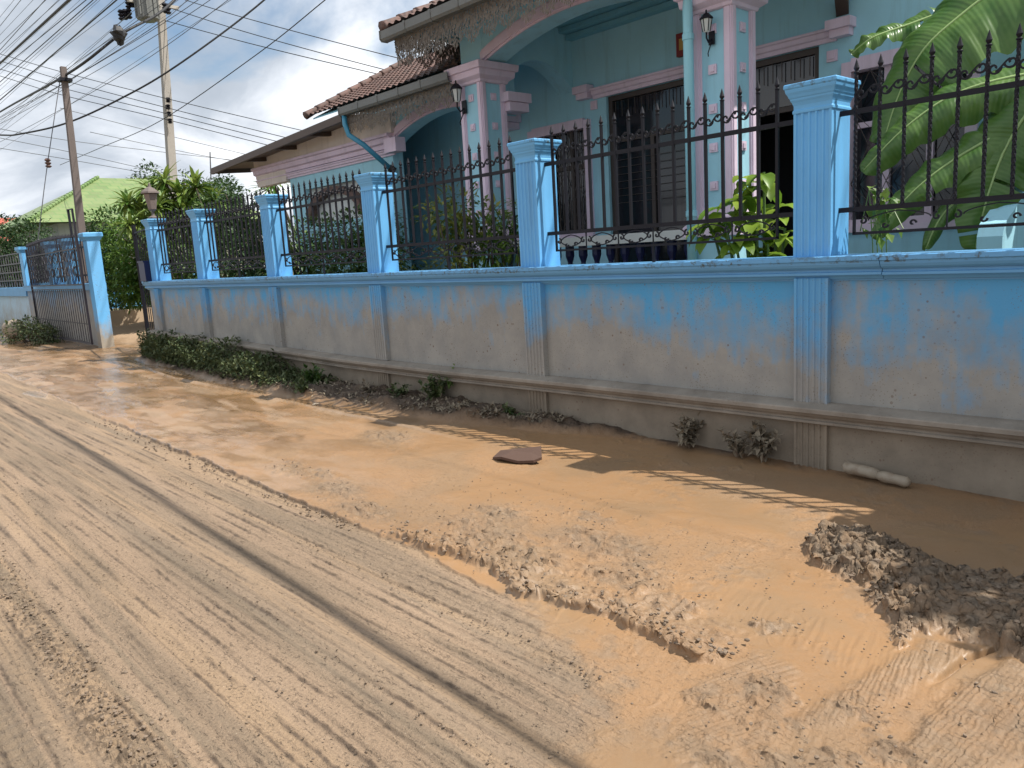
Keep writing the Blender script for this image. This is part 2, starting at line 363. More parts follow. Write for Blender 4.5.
def ground():
    az = np.concatenate([np.linspace(-math.pi+.02, math.radians(2), 50)[:-1], np.linspace(math.radians(2), math.radians(84), 1150), np.linspace(math.radians(84), math.pi, 50)[1:]])
    r1 = (np.linspace(.95**-.4, 9**-.4, 1000))**-2.5
    r = np.concatenate([[.02, .3, .6, .8], r1, 9*np.exp(np.linspace(0, math.log(60/9), 230))[1:], np.exp(np.linspace(math.log(60), math.log(900), 30))[1:]])
    A, R = np.meshgrid(az, r); x = R*np.sin(A); y = R*np.cos(A)
    xb = np.interp(y, XB_Y, XB_X)+.035*perlin(y*1.3, x*0+3, 5)+.022*fbm(y*6, x*3, 3, 9)+ss(2.6, 1.9, y)*(.10*fbm(x*3, y*3, 5, 11, .6))
    d = x-xb; nsh = ss(2.7, 1.9, y); pool = ss(-.012-.34*nsh, .012+.05*nsh, d+nsh*(.13*fbm(x*9, y*7, 5, 13, .65))); road = 1-pool
    wallm = ss(4.7, 5.1, x)
    # --- road: ruts, ridges and tread marks that run with the traffic
    xw = x+.016*perlin(y*.30, x*.3, 3)+.004*perlin(y*1.4, x*1.2, 4)
    yl = y*.10
    z = .012*fbm(xw*3.2, yl*2, 2, 21)+.006*fbm(xw*11, yl*4, 3, 23)
    fine = fbm(xw*38, y*.55, 3, 25)
    patch = ss(-.25, .35, fbm(x*1.8, y*.5, 2, 27))
    gl = np.abs(((xw+.004*perlin(y*2.2, x*6, 28))/.027) % 1-.5)*2; z += .0016*gl*ss(-.1, .3, fbm(x*2.5, y*.4, 2, 29)); z += .0022*fine*(.35+patch)+.0012*fbm(xw*85, y*1.2, 2, 26)*patch
    rgh = billow(x*26, y*20, 4, 31)
    gm = ss(.1, .5, fbm(xw*4.2, y*.35, 3, 33))
    z += gm*rgh*.006
    # thin broken lips left by the tyre shoulders
    lip_shade = np.zeros_like(x)
    for k, (cx, amp, wob) in enumerate([(2.02, .010, .010), (1.93, .006, .008), (1.42, .009, .008), (1.36, .005, .006), (1.78, .005, .010), (1.15, .006, .010), (.98, .006, .008), (.80, .007, .012), (.70, .006, .010), (1.86, .004, .006), (2.12, .004, .006), (1.25, .004, .006), (1.06, .005, .008), (.55, .006, .012), (1.62, .005, .006), (1.70, .004, .006), (1.51, .005, .006), (.90, .004, .006), (2.20, .005, .006), (1.30, .006, .008), (.30, .006, .012), (.42, .005, .012)]):
        q = x-cx-wob*perlin(y*1.2, x*0+k, 40+k)-.005*perlin(y*11, x*0+k, 60+k)-.0025*perlin(y*37, x*0+k, 63+k)
        brk = ss(-.25, .25, perlin(y*1.6, x*0+k*7., 80+k))*(.5+.9*np.clip(perlin(y*17, x*0+k*3., 70+k)+.3, 0, 1))
        prof = np.exp(-np.clip(q, 0, 9)/.020)*(q > 0)*ss(0, .004, q)
        z += amp*brk*prof; lip_shade = np.maximum(lip_shade, brk*np.exp(-((q+.004)/(.0060+.0010*y*.5))**2))
    # crumbly band at the far left, sideways tread marks
    cb = np.exp(-((x-.62-.06*perlin(y*1.2, x*0, 90))/.07)**2)*ss(7.5, 3.5, y)
    z += cb*np.clip(billow(x*20, y*24, 3, 91)-.22, 0, 1)*.06
    lf = ss(.62, .45, x); z += lf*(.003*np.sin(y*2*math.pi/.075+3*perlin(x*3, y*3, 92))*ss(0, .3, perlin(x*4, y*2, 93)))
    # lug prints of the tractor tyre beside the berm
    lug = ss(.055, .035, np.abs(x-2.14-.01*perlin(y*2, y*0, 94)))*ss(3.6, 3.0, y)*ss(1.7, 1.85, y)
    ph = (y/.125) % 1; z += lug*.006*(ss(.12, .2, ph)*ss(.85, .72, ph))*(.7+.6*rgh)
    z += .004*ss(2.2, 2.0, x)*ss(1.6, 2.0, x)*ss(.05, .4, fbm(xw*14, y*1.2, 2, 95))
    zroad = z
    # --- the wet mud sheet on the right
    wx = x+.12*fbm(x*1.5, y*1.5, 2, 101); wy = y+.12*fbm(x*1.5, y*1.5, 2, 103)
    zp = .006+.006*ss(2.2, 3.5, y)+.006*fbm(wx*1.6, wy*1.2, 3, 105)
    flow = fbm(wx*5+wy*2.0, wy*1.6, 4, 107); zp += .0022*flow
    wav = .5+.5*ss(5, 8, y)
    zp += wav*.0065*fbm(x*7, y*3.6, 5, 109, .6)*ss(2.8, 5, y)
    near = ss(4.6, 2.6, y); rp = ss(.05, .45, fbm(x*2.3, y*2.3, 3, 111)); zp += near*rp*(.010*billow(x*13, y*15, 4, 113)-.001)
    smear = ss(.0, .4, fbm(x*2+5, y*2, 3, 115)); zp += near*smear*.0020*fbm((x+.5*y)*4, (y-.25*x)*42, 2, 117)*ss(2.4, 1.4, y)
    cr = np.clip(.10-np.abs(fbm(wx*4.5+wy*1.5, wy*3.2-wx, 3, 221)), 0, 1)*10; zp += .0045*cr*ss(.0, .35, fbm(x*1.9, y*1.5, 2, 223))*ss(9, 6, y)
    clodm = np.zeros_like(x)
    nearsel = (R > .8) & (R < 9)
    xs, ys = x[nearsel], y[nearsel]; acc = np.zeros_like(xs); cm = np.zeros_like(xs)
    jx = xs+.055*fbm(xs*8, ys*8, 5, 121, .65); jy = ys+.055*fbm(xs*8, ys*8, 5, 123, .65); bl = billow(xs*17, ys*17, 5, 125, .6); wsx = xs+.04*fbm(xs*6, ys*6, 3, 126); wsy = ys+.04*fbm(xs*6, ys*6, 3, 128); bs = billow(wsx*9+wsy*5, wsy*13-wsx*4, 5, 130, .62); bso = billow(wsx*10+wsy*3, wsy*7-wsx*2, 4, 134, .42)
    for sx, sy, sr in SPOTS:
        m = ss(1.15, .35, np.hypot(jx-sx, (jy-sy)*(.75 if sy < 2 else .5))/sr); acc = np.maximum(acc, m*(.003+.060*np.clip(bso-.14, 0, 1)*min(1, .6+sr*2.4))); cm = np.maximum(cm, m*.55)
    # berm: steep towards the road, easing off towards the pool
    jbx = xs+.03*fbm(xs*7, ys*7, 3, 127); db, side = seg_dist(jbx, ys+.02*fbm(xs*8, ys*8, 2, 129), BERM)
    fade = ss(1.45, 1.7, ys)*ss(3.95, 3.5, ys); q = np.where(side > 0, db, -db)       # + is the pool side
    rg = 1-billow(xs*9+ys*2, ys*6, 4, 131, .6)*2
    prof = ss(-.018, .012, q)*np.exp(-np.clip(q, 0, 9)/.10); acc = np.maximum(acc, fade*prof*(.020+.030*np.clip(rg+.35, .15, 1.3)+.012*fbm(xs*30, ys*24, 3, 132)))
    bside = ss(-.02, .02, q)*ss(.5, .1, q)*fade; acc += bside*.050*np.clip(bso-.15, 0, 1); cm = np.maximum(cm, bside*.40)
    # the big heap
    sd = poly_sd(jx*.5+xs*.5, jy*.5+ys*.5, PILE); pm = ss(-.005, .05, sd); pm2 = ss(0, .22, sd)
    lump = billow(xs*11, ys*11, 2, 135, .5); lump2 = billow(xs*30, ys*30, 4, 137, .6)
    slab = ss(.5, .2, np.abs(ys-.95)/.35)*ss(3.12, 3.2, xs)*ss(3.75, 3.6, xs)
    hp = pm*(.015+.045*pm2)+pm*(1-.75*slab)*(.085*(lump-.05)+.050*(bs-.2)+.030*(lump2-.2)+.018*(billow(xs*62, ys*62, 2, 138)-.2))-pm*slab*.0+pm*slab*.018*((xs*3.1+ys*1.2) % 1)
    acc = np.maximum(acc, hp); cm = np.maximum(cm, pm)
    # combed tyre planes
    def comb(poly, dx, dy, per, amp, lift, w=.03):
        s = poly_sd(jx*.3+xs*.7, jy*.3+ys*.7, poly); m = ss(-.002, w, s); t = (-dy*xs+dx*ys)/math.hypot(dx, dy)+.004*perlin(xs*9, ys*9, 141)
        wv = np.abs(((t/per) % 1)-.5)*2; return m, lift*m+m*amp*wv*(.4+.9*np.clip(.5+fbm(xs*5, ys*5, 2, 143), 0, 1))+m*.004*fbm(t*90, (xs+ys)*3, 2, 145)
    m1, h1 = comb(G1, -.49, -.10, .017, .0042, .010, .07); m2, h2 = comb(G2, -.35, .02, .019, .0045, .018, .06); m0, h0 = comb(G0, .7, -.25, .03, .003, .006, .08)
    acc = np.maximum(acc, np.maximum(h1, h2)); acc += h0*(1-np.maximum(m1, m2)); cm = np.maximum(cm, np.maximum(m1*.38, m2*.38)); cm = np.maximum(cm, m0*.35)
    da, sa = seg_dist(xs+.01*fbm(xs*14, ys*14, 2, 147), ys, ARC); qa = np.where(sa > 0, da, -da)
    acc -= .030*np.exp(-((qa+.012)/.010)**2)*ss(2.7, 2.9, xs)
    cl = np.zeros_like(x); cl[nearsel] = acc; clodm[nearsel] = cm
    hx = np.zeros_like(x); hy = np.zeros_like(x); kw = np.clip(acc/.035, 0, 1)*np.clip(cm*1.5+ss(.02, .04, acc), 0, 1)
    hx[nearsel] = kw*(.020*fbm(xs*21, ys*21, 3, 211)+.011*perlin(xs*52, ys*52, 213)); hy[nearsel] = kw*(.020*fbm(xs*21+9, ys*21, 3, 215)+.011*perlin(xs*52, ys*52+5, 217))
    zp += cl
    # pool shore step: the flood mud lies a finger's width over the rutted road
    edge = np.exp(-np.clip(d, 0, 9)/.10)*(.010+.008*billow(y*9, x*6, 3, 151))*ss(.3, .9, billow(y*2.2, x*.5, 2, 153)*2+.25)
    zp += edge*ss(3.4, 4.4, y)*ss(12, 9, y)
    z = zroad*road+zp*pool
    dl = np.exp(-((d+.004)/.012)**2)*ss(3.8, 4.6, y)*ss(10.5, 9, y)
    # --- bank of soil along the foot of the wall
    bx = np.interp(y, BK_Y, BK_X)+.05*fbm(y*3, x*3, 3, 161); b = ss(-.03, .20, x-bx)
    wide = ss(3.2, 5.2, y)*ss(16.6, 15.2, y); hb = (.022+.105*wide)*(.55+.9*fbm(x*3, y*2, 3, 163)*.5+.5*billow(x*9, y*8, 4, 165))
    inb = b*ss(5.35, 5.15, x); z += inb*np.clip(hb, 0, .2)
    kb = ss(.035, .02, np.abs(x-4.14-.03*perlin(y*.7, y*0, 166)-.25*ss(12, 15, y)))*ss(5.0, 6.0, y)*ss(14.5, 13.5, y); z += kb*.016
    # driveway rising through the gate; low ground beyond
    drv = ss(5.15, 6.4, x)*ss(15.6, 15.9, y)*ss(24.6, 24.3, y); z += drv*(.05+.22*ss(5.3, 9, x))
    gard = ss(5.3, 5.6, x)*(1-ss(15.5, 15.9, y)*ss(24.7, 24.3, y)); z += gard*.12
    z += .01*fbm(x*.8, y*.8, 3, 171)*ss(16, 24, R)
    z *= ss(.0, .5, R)
    z = np.where((x > 5.05) & (x < 5.25) & (y < 15.9), -.05, z)
    # --- colour of the mud, plus shade painted beside the lips and shore step
    def c(*v): return np.array(v)[None, None, :]
    def mixc(a, b_, m): return a*(1-m[..., None])+b_*m[..., None]
    col = np.broadcast_to(c(.405, .30, .215), x.shape+(3,)).copy()
    col = mixc(col, c(.31, .24, .175), .7*ss(-.02, .30, fbm(xw*4.2, y*.07, 3, 181)))
    col = mixc(col, c(.44, .32, .215), .8*ss(.05, .45, fbm(xw*5.3+9, y*.08, 3, 183)))
    col = mixc(col, c(.235, .19, .14), .7*ss(.2, .6, fbm(xw*10, y*.14, 4, 185)))
    col = mixc(col, c(.17, .125, .09), .55*ss(.35, .75, fbm(xw*60, y*.45, 3, 206)))
    col = mixc(col, c(.20, .15, .11), .35*ss(.1, .6, fbm(xw*42, y*.8, 3, 186))*ss(-.3, .2, fbm(x*3, y, 2, 188)))
    col = mixc(col, c(.085, .06, .045), .85*np.clip(lip_shade*1.3, 0, 1))  # dark line painted as the shade at the foot of each lip
    col = mixc(col, c(.24, .19, .14), .5*gm)
    col = mixc(col, c(.10, .075, .055), .8*cb*(rgh > .30))
    pc = np.broadcast_to(c(.40, .245, .130), x.shape+(3,)).copy()
    pc = mixc(pc, c(.36, .235, .135), ss(-.2, .5, fbm(wx*1.6, wy*1.3, 4, 187)))
    pc = mixc(pc, c(.25, .15, .070), ss(-.1, .35, fbm(wx*1.5+3, wy*.9, 4, 189))*ss(4.5, 7, y))
    pc = mixc(pc, c(.43, .30, .205), .75*ss(1.15, .3, d)*ss(3.5, 5.5, y)*ss(-.3, .3, fbm(x*6, y*2, 3, 190)))
    pc = mixc(pc, c(.20, .16, .12), np.clip(clodm, 0, 1)*(.55+.4*ss(-.2, .3, fbm(x*14, y*14, 3, 194))))
    pc = mixc(pc, c(.44, .34, .25), .6*np.clip(clodm, 0, 1)*ss(.15, .5, fbm(x*22, y*22, 3, 196)))
    pc = mixc(pc, c(.44, .32, .22), .7*ss(5.5, 8, y)*ss(.05, .4, fbm(x*4, y*1.2, 4, 198)))
    rpn = near*rp; pc = mixc(pc, c(.31, .225, .155), .5*rpn*ss(-.1, .3, fbm(x*9, y*9, 4, 184)))
    col = mixc(col, pc, pool)
    col = mixc(col, c(.10, .07, .05), .75*np.clip(dl, 0, 1)*(fbm(y*9, x*9, 2, 192) > -.25))  # cast shadow of the shore step, painted on its road side
    bc = mixc(np.broadcast_to(c(.075, .052, .038), x.shape+(3,)), c(.17, .125, .09), ss(-.1, .6, fbm(x*5, y*4, 4, 191)))
    col = mixc(col, bc, inb*np.clip(ss(-.3, .25, fbm(x*4, y*3, 3, 193)+.2)+wide, 0, 1))
    col = mixc(col, c(.38, .27, .18), kb)
    col = mixc(col, c(.50, .37, .25), drv)
    col = mixc(col, c(.10, .12, .05), gard*(1-drv))
    fr = ss(24, 34, R); col = mixc(col, c(.16, .17, .09), fr*(1-drv))
    stn = .93+.10*fbm(x*.9, y*.6, 3, 195); col *= stn[..., None]
    wet = pool*(1-.75*np.clip(clodm, 0, 1))*(1-inb)*(1-drv)*(1-gard)*(.62+.38*ss(-.3, .3, fbm(wx*1.2, wy*.7, 3, 197)))
    wet = np.where(pool > .5, wet+.22*ss(6, 9, y)*(1-inb)*(1-gard)*(1-drv)+.65*ss(5, 8, y)*ss(17, 14, y)*(1-inb)*ss(-.1, .4, fbm(x*2.2, y*.8, 3, 207)), wet)
    wet = np.maximum(wet, .25*ss(.1, .4, fbm(xw*3, y*.3, 2, 199))*road*(1-gard)*(1-fr))
    for px, py, ra, rb in [(2.40, 12.5, .10, .7), (3.66, 13.6, .26, 1.7), (4.1, 23, .35, 2.4), (3.3, 11.2, .25, .9)]:
        q = np.hypot((x-px)/ra, (y-py)/rb)+.5*fbm(x*3, y*1.2, 2, 201); pd = ss(1.1, .8, q); wet = np.maximum(wet, 1.35*pd); z = z*(1-pd)+(.004)*pd+.0006*fbm(x*9, y*4, 2, 203)*pd
    nr, na = x.shape; vs = np.stack([x+hx*pool, y+hy*pool, z], -1).reshape(-1, 3)
    idx = np.arange(nr*na).reshape(nr, na); nxt = np.roll(idx, -1, 1)
    q = np.stack([idx[:-1], nxt[:-1], nxt[1:], idx[1:]], -1)[:, :-1].reshape(-1, 4)[:, ::-1]
    me = bpy.data.meshes.new('ground'); me.vertices.add(len(vs)); me.vertices.foreach_set('co', vs.ravel().astype(np.float32))
    me.loops.add(q.size); me.loops.foreach_set('vertex_index', q.ravel().astype(np.int32))
    me.polygons.add(len(q)); me.polygons.foreach_set('loop_start', np.arange(0, q.size, 4, dtype=np.int32)); me.polygons.foreach_set('loop_total', np.full(len(q), 4, np.int32))
    me.polygons.foreach_set('use_smooth', np.ones(len(q), bool)); me.update(); me.validate()
    ca = me.attributes.new('mudcol', 'FLOAT_COLOR', 'POINT'); col = col*np.array([.825, .775, .705]); ca.data.foreach_set('color', np.concatenate([np.clip(col, 0, 1), np.ones(x.shape+(1,))], -1).reshape(-1).astype(np.float32))
    wa = me.attributes.new('wet', 'FLOAT', 'POINT'); wa.data.foreach_set('value', np.clip(wet, 0, 1.5).ravel().astype(np.float32))
    me.materials.append(M['mud']); o = bpy.data.objects.new('ground', me); C.objects.link(o); o['kind'] = 'structure'
    return o
ground()

# ------------------------------------------------------------------ boundary wall
PY = [-.03, 2.591, 5.252, 7.836, 10.43, 12.953, 15.137]               # far edge of each pillar
PW = .255
def zoff(y): return float(np.interp(y, [1, 2.5, 4.5, 6.5, 8.5, 12, 15.8], [.012, 0, -.01, -.035, -.035, .02, .07]))
WY0, WY1 = -3.0, PY[6]+.35
wall = thing('boundary_wall', (5.1, 2.5, 0), 'long blue garden wall with fluted pillars, its lower half caked in tan flood mud', 'wall')
MB().box(5.05, 5.22, WY0, WY1, .30, 1.34).build('wall_panel', M['wall'], wall)
MB().sweep([(5.028, -.15), (5.24, -.15), (5.24, .36), (5.028, .36)], WY0-.01, WY1+.01, zoff, 60).build('plinth', M['plinth'], wall)
cp = [(5.30, 1.45), (4.945, 1.45), (4.938, 1.445), (4.938, 1.418), (4.948, 1.412), (4.952, 1.395), (4.962, 1.378), (4.978, 1.366), (4.995, 1.362), (4.996, 1.346), (4.985, 1.342), (4.985, 1.326), (4.999, 1.322), (5.012, 1.312), (5.022, 1.300), (5.040, 1.296), (5.040, 1.288), (5.30, 1.288)]
cop = MB().sweep(cp, WY0-.02, 2.0, n=8).build('coping', M['coping'], wall)
cop2 = MB().sweep([(x-.003, z+.003) for x, z in cp], 2.004, WY1+.04, n=40).build('coping', M['coping'], wall)
lp = [(5.10, .475), (5.0, .470), (4.905, .448), (4.90, .440), (4.90, .415), (4.918, .408), (4.93, .390), (4.945, .378), (4.962, .374), (4.962, .358), (4.95, .352), (4.95, .336), (4.985, .325), (5.03, .322), (5.10, .322)]
MB().sweep(lp, WY0-.015, WY1+.03, zoff, 60).build('ledge', M['ledge'], wall)
def flute(y0, w, x0, depth=.012, n=5, xb=5.08):
    pts = [(xb, y0), (x0, y0)]
    m = .012; fw = (w-2*m)/n
    for k in range(n):
        a = y0+m+k*fw
        pts += [(x0, a+fw*.10), (x0+depth*.8, a+fw*.24), (x0+depth, a+fw*.5), (x0+depth*.8, a+fw*.76), (x0, a+fw*.90)]
    pts += [(x0, y0+w), (xb, y0+w)]
    return pts
capP = [(.135, 2.375), (.135, 2.395), (.129, 2.40), (.130, 2.425), (.137, 2.445), (.146, 2.46), (.146, 2.470), (.152, 2.475), (.158, 2.492), (.167, 2.508), (.170, 2.522), (.170, 2.530), (.177, 2.534), (.177, 2.556), (.171, 2.562)]
for i, fy in enumerate(PY):
    y0 = fy-PW; yc = fy-PW/2
    p = MB().extr(flute(y0, PW, 5.0, .013, 5, 5.262), 1.452, 2.40).build('pillar', M['blue'], wall)
    c_ = MB().square((5.131, yc, 0), capP).build('pillar_cap', M['cap'], p)
    bv = c_.modifiers.new('bevel', 'BEVEL'); bv.width = .004; bv.segments = 2; bv.limit_method = 'ANGLE'
    MB().extr(flute(y0+.01, PW-.02, 4.992, .013, 5, 5.07), .44, 1.31).build('pilaster', M['pilaster'], wall)
    MB().extr(flute(y0+.01, PW-.02, 4.995, .013, 5, 5.05), -.12, .34+zoff(fy)).build('pilaster', M['plinth'], wall)

# ------------------------------------------------------------------ iron railings
def spiral(mb, c, r0, turns, a0, sgn, plane_x, r=.0078, n=14):
    pts = []
    for k in range(n+1):
        t = k/n; a = a0+sgn*turns*2*math.pi*t; rr = r0*(1-.8*t); pts.append((plane_x, c[0]+rr*math.cos(a), c[1]+rr*math.sin(a)))
    mb.tube(pts, r, 4)
def scroll(mb, y, z, w, x, flip=1):
    """an S scroll lying between two bars"""
    pts = []
    for k in range(21):
        t = k/20*2-1; a = 1.5*math.pi*abs(t)**1.0
        if abs(t) < .45: pts.append((x, y+w*.62*t, z+flip*(-.030*math.sin(t*3.3))))
    mb.tube(pts, .006, 4)
    for s in (-1, 1):
        spiral(mb, (y+s*w*.29, z+flip*s*(-.010)), .036, 1.05, (0 if s*flip < 0 else math.pi)+s*.0, s, x)
def railing(i, ya, yb, label, xr=5.12, base=None, gap=.16):
    """panel between pillar faces ya (near) and yb (far)"""
    t = thing('fence_panel', (xr, (ya+yb)/2, 1.45), label, 'railing', 'black iron railing panels between the blue pillars')
    a = ya+gap; b = yb-.10; nb = max(6, round((b-a)/.144))
    def hb(z, h, x=xr, y0=ya-.02, y1=yb+.02): return MB().box(x-.008, x+.008, y0, y1, z-h, z+h)
    hb(2.345, .016).build('top_rail', M['iron'], t)
    hb(1.74, .016).build('middle_rail', M['iron'], t)
    hb(1.587, .009, xr, a-.008, b+.008).build('bottom_rail', M['iron'], t)
    m = MB().box(xr-.008, xr+.008, a-.008, a+.008, 1.588, 1.74); m.box(xr-.008, xr+.008, b-.008, b+.008, 1.588, 1.74)
    ym = (a+b)/2; m.box(xr-.009, xr+.009, ym-.01, ym+.01, 1.445, 1.587); m.build('end_bar', M['iron'], t) if False else None
    MB().box(xr-.009, xr+.009, ym-.01, ym+.01, 1.445, 1.58).build('foot', M['iron'], t)
    for ye in (a, b): MB().box(xr-.008, xr+.008, ye-.008, ye+.008, 1.588, 1.728).build('end_bar', M['iron'], t)
    for k in range(nb+1):
        y = a+(b-a)*k/nb; rr = .0100
        if i == 0:                                                       # twisted bars
            vs = []; fs = []; nn = 60
            for q in range(nn+1):
                z = 1.742+(2.575-1.742)*q/nn; an = z*70
                for c in range(4): vs.append((xr+rr*1.25*math.cos(an+c*math.pi/2), y+rr*1.25*math.sin(an+c*math.pi/2), z))
            for q in range(nn):
                for c in range(4): e, g = q*4+c, q*4+(c+1) % 4; fs.append((e, g, g+4, e+4))
            bar = MB().add(vs, fs)
        else: bar = MB().box(xr-rr, xr+rr, y-rr, y+rr, 1.742, 2.575)
        bo = bar.build('bar', M['iron'], t)
        MB().lathe((xr, y, 2.57), [(.006, 0), (.017, .006), (.017, .012), (.009, .018), (.016, .03), (.018, .036), (.0015, .09)], 8).build('spear_tip', M['iron'], bo)
    sc_ = MB()
    for k in range(nb):
        y = a+(b-a)*(k+.5)/nb; scroll(sc_, y, 2.46, .144, xr, 1)
    sc_.build('scrollwork', M['iron'], t)
    lw = MB(); no = 6 if i else 4; w = (b-a)/no
    for k in range(no):
        y = a+w*(k+.5); pts = []
        for q in range(25):
            an = 2*math.pi*q/24; pts.append((xr, y+w*.34*math.cos(an), 1.665+.050*math.sin(an)*(1-.25*abs(math.cos(an)))))
        if i: lw.tube(pts, .006, 4)
        else: lw.tube(pts[:13], .005, 4)
        for s in (-1, 1):
            spiral(lw, (y+s*w*.40, 1.665), .026, .9, math.pi/2, s, xr); spiral(lw, (y+s*w*.15, 1.632), .022, .8, math.pi, s, xr)
        lw.box(xr-.005, xr+.005, y+w*.5-.004, y+w*.5+.004, 1.594, 1.727)
    lw.build('lower_scrollwork', M['iron'], t)
    return t
labs = ['railing panel of twisted bars in front of the banana leaves, right of the tallest pillar', 'railing panel in front of the sliding doors and the bright lime green plant', 'railing panel in front of the yellow and green climbing shrub and pink column',
        'railing panel below the sloping brown roof, with a shrub and arched window behind', 'railing panel with a round dark green bush close behind it', 'shortest railing panel, next to the pillar with the lantern on top']
for i in range(6): railing(i, PY[i], PY[i+1]-PW, labs[i], gap=.18 if i else .06)

# ------------------------------------------------------------------ house
H = thing('house', (8, 7, .2), 'pale blue single storey house with pink columns, arches, tiled roof and lace trimmed eaves', 'house')
def hb(*b): return MB().box(*b)
XB = 9.0
MB().box(7.2, 9.0, -4, 8.6, .05, .80).box(7.7, 9, 8.6, 11, .05, .8).build('porch_floor', M['whitish'], H)
# back wall with the sliding doors and windows left open
bw = MB()
openings = [(4.36, 7.50, .80, 3.70), (7.82, 9.07, 1.80, 3.42), (2.72, 4.06, 1.68, 3.42)]
ys = sorted({-4.5, 14.4, 8.6, *[v for o in openings for v in o[:2]]})
for y0, y1 in zip(ys[:-1], ys[1:]):
    hit = [o for o in openings if o[0] <= y0 and o[1] >= y1]
    if not hit: bw.box(XB, XB+.2, y0, y1, .05, 5.2 if y0 < 8.6 else 4.5)
    else: bw.box(XB, XB+.2, y0, y1, .05, hit[0][2]); bw.box(XB, XB+.2, y0, y1, hit[0][3], 5.2)
bw.build('back_wall', M['house'], H)
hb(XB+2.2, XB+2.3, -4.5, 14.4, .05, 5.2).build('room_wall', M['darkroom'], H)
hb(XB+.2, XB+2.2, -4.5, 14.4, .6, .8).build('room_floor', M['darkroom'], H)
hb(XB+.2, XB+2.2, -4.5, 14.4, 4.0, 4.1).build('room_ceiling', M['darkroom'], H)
# sliding door set
d = hb(XB+.05, XB+.12, 4.36, 4.43, .8, 3.70); d.box(XB+.05, XB+.12, 7.43, 7.50, .8, 3.70); d.box(XB+.05, XB+.12, 4.43, 7.43, 3.63, 3.70); d.box(XB+.05, XB+.12, 4.43, 7.43, 3.05, 3.11)
for y in (5.15, 5.95, 6.72): d.box(XB+.052, XB+.118, y, y+.06, .8, 3.05)
for y in (5.95,): d.box(XB+.052, XB+.118, y, y+.06, 3.11, 3.63)
dd = d.build('sliding_door', M['alu'], H)
hb(XB+.08, XB+.09, 6.02, 7.43, .8, 3.05).build('pane', M['glassy'], dd)
hb(XB+.08, XB+.09, 4.43, 7.43, 3.12, 3.62).build('pane', M['glassy'], dd)
g = MB()
for k in range(7): g.box(XB+.03, XB+.045, 6.1, 7.4, 2.20+k*.10, 2.205+k*.10)
for k in range(26): g.box(XB+.03, XB+.04, 4.48+k*.115, 4.488+k*.115, 3.40, 3.62)
g.build('grille', M['alu'], dd)
# lintel trim and its brackets
def trimsweep(y0, y1, z0, z1, x, depth=.09):
    h = z1-z0; return MB().sweep([(x, z0), (x-depth*.35, z0), (x-depth*.4, z0+h*.3), (x-depth*.7, z0+h*.4), (x-depth*.75, z0+h*.75), (x-depth, z0+h*.8), (x-depth, z1), (x, z1)], y0, y1)
trimsweep(4.15, 7.72, 3.70, 3.84, XB-.002).build('lintel_trim', M['pink'], H)
for yc in (7.86, 4.08):
    k = MB().box(XB-.16, XB-.002, yc-.14, yc+.14, 3.80, 3.90); k.box(XB-.12, XB-.003, yc-.11, yc+.11, 3.72, 3.80); k.build('bracket', M['pink'], H)
def rosette(par, p, axis, s=.07):
    mb = MB(); x, y, z = p; a = s
    if axis == 'x': mb.box(x-.02, x, y-a, y+a, z-a, z+a); mb.box(x-.032, x-.02, y-a*.55, y+a*.55, z-a*.55, z+a*.55)
    else: mb.box(x-a, x+a, y-.02, y, z-a, z+a); mb.box(x-a*.55, x+a*.55, y-.032, y-.02, z-a*.55, z+a*.55)
    mb.build('rosette', M['pink'], par)
for z in (3.55, 3.05, 2.5): rosette(H, (XB-.003, 4.2, z), 'x', .06)
rosette(H, (XB-.003, 7.72, 3.62), 'x', .06)
# windows
def window(y0, y1, z0, z1, diag):
    w = MB(); fw = .09; x0 = XB-.05
    w.box(x0, XB+.1, y0-.02, y0+fw, z0-.02, z1+.02); w.box(x0, XB+.1, y1-fw, y1+.02, z0-.02, z1+.02); w.box(x0-.01, XB+.1, y0+fw, y1-fw, z1-fw, z1+.05); w.box(x0-.03, XB+.1, y0-.04, y1+.04, z0-.09, z0-.02)
    w.box(x0+.01, XB+.1, y0+fw, y1-fw, z0-.02, z0+.05)
    o = w.build('window', M['pink'], H)
    fr = MB(); n = 3
    for k in range(1, n): y = y0+(y1-y0)*k/n; fr.box(XB+.04, XB+.09, y-.035, y+.035, z0+.05, z1-fw)
    zz_ = z0+(z1-z0)*.62; fr.box(XB+.042, XB+.088, y0+fw, y1-fw, zz_-.03, zz_+.03)
    fr.build('frame', M['pink'] if diag else M['alu'], o)
    hb(XB+.095, XB+.1, y0+fw, y1-fw, z0+.05, z1-fw).build('pane', M['glassy'], o)
    g = MB()
    nn = 14
    for k in range(nn):
        y = y0+fw+(y1-y0-2*fw)*(k+.5)/nn
        if not diag: g.box(XB-.02, XB-.01, y-.005, y+.005, z0+.05, z1-fw)
    for r in range(4):
        za = z0+.05+(z1-z0-.15)*r/4; zb = za+(z1-z0-.15)/4
        for c in range(6):
            ya = y0+fw+(y1-y0-2*fw)*c/6; yb = ya+(y1-y0-2*fw)/6
            g.tube([(XB-.015, ya, za if (c+r) % 2 else zb), (XB-.015, yb, zb if (c+r) % 2 else za)], .005, 4)
            g.tube([(XB-.015, ya, (za+zb)/2), (XB-.015, yb, zb if (c+r) % 2 else za)], .004, 4)
    g.build('grille', M['alu'], o)
window(*openings[1], False); window(*openings[2], True)
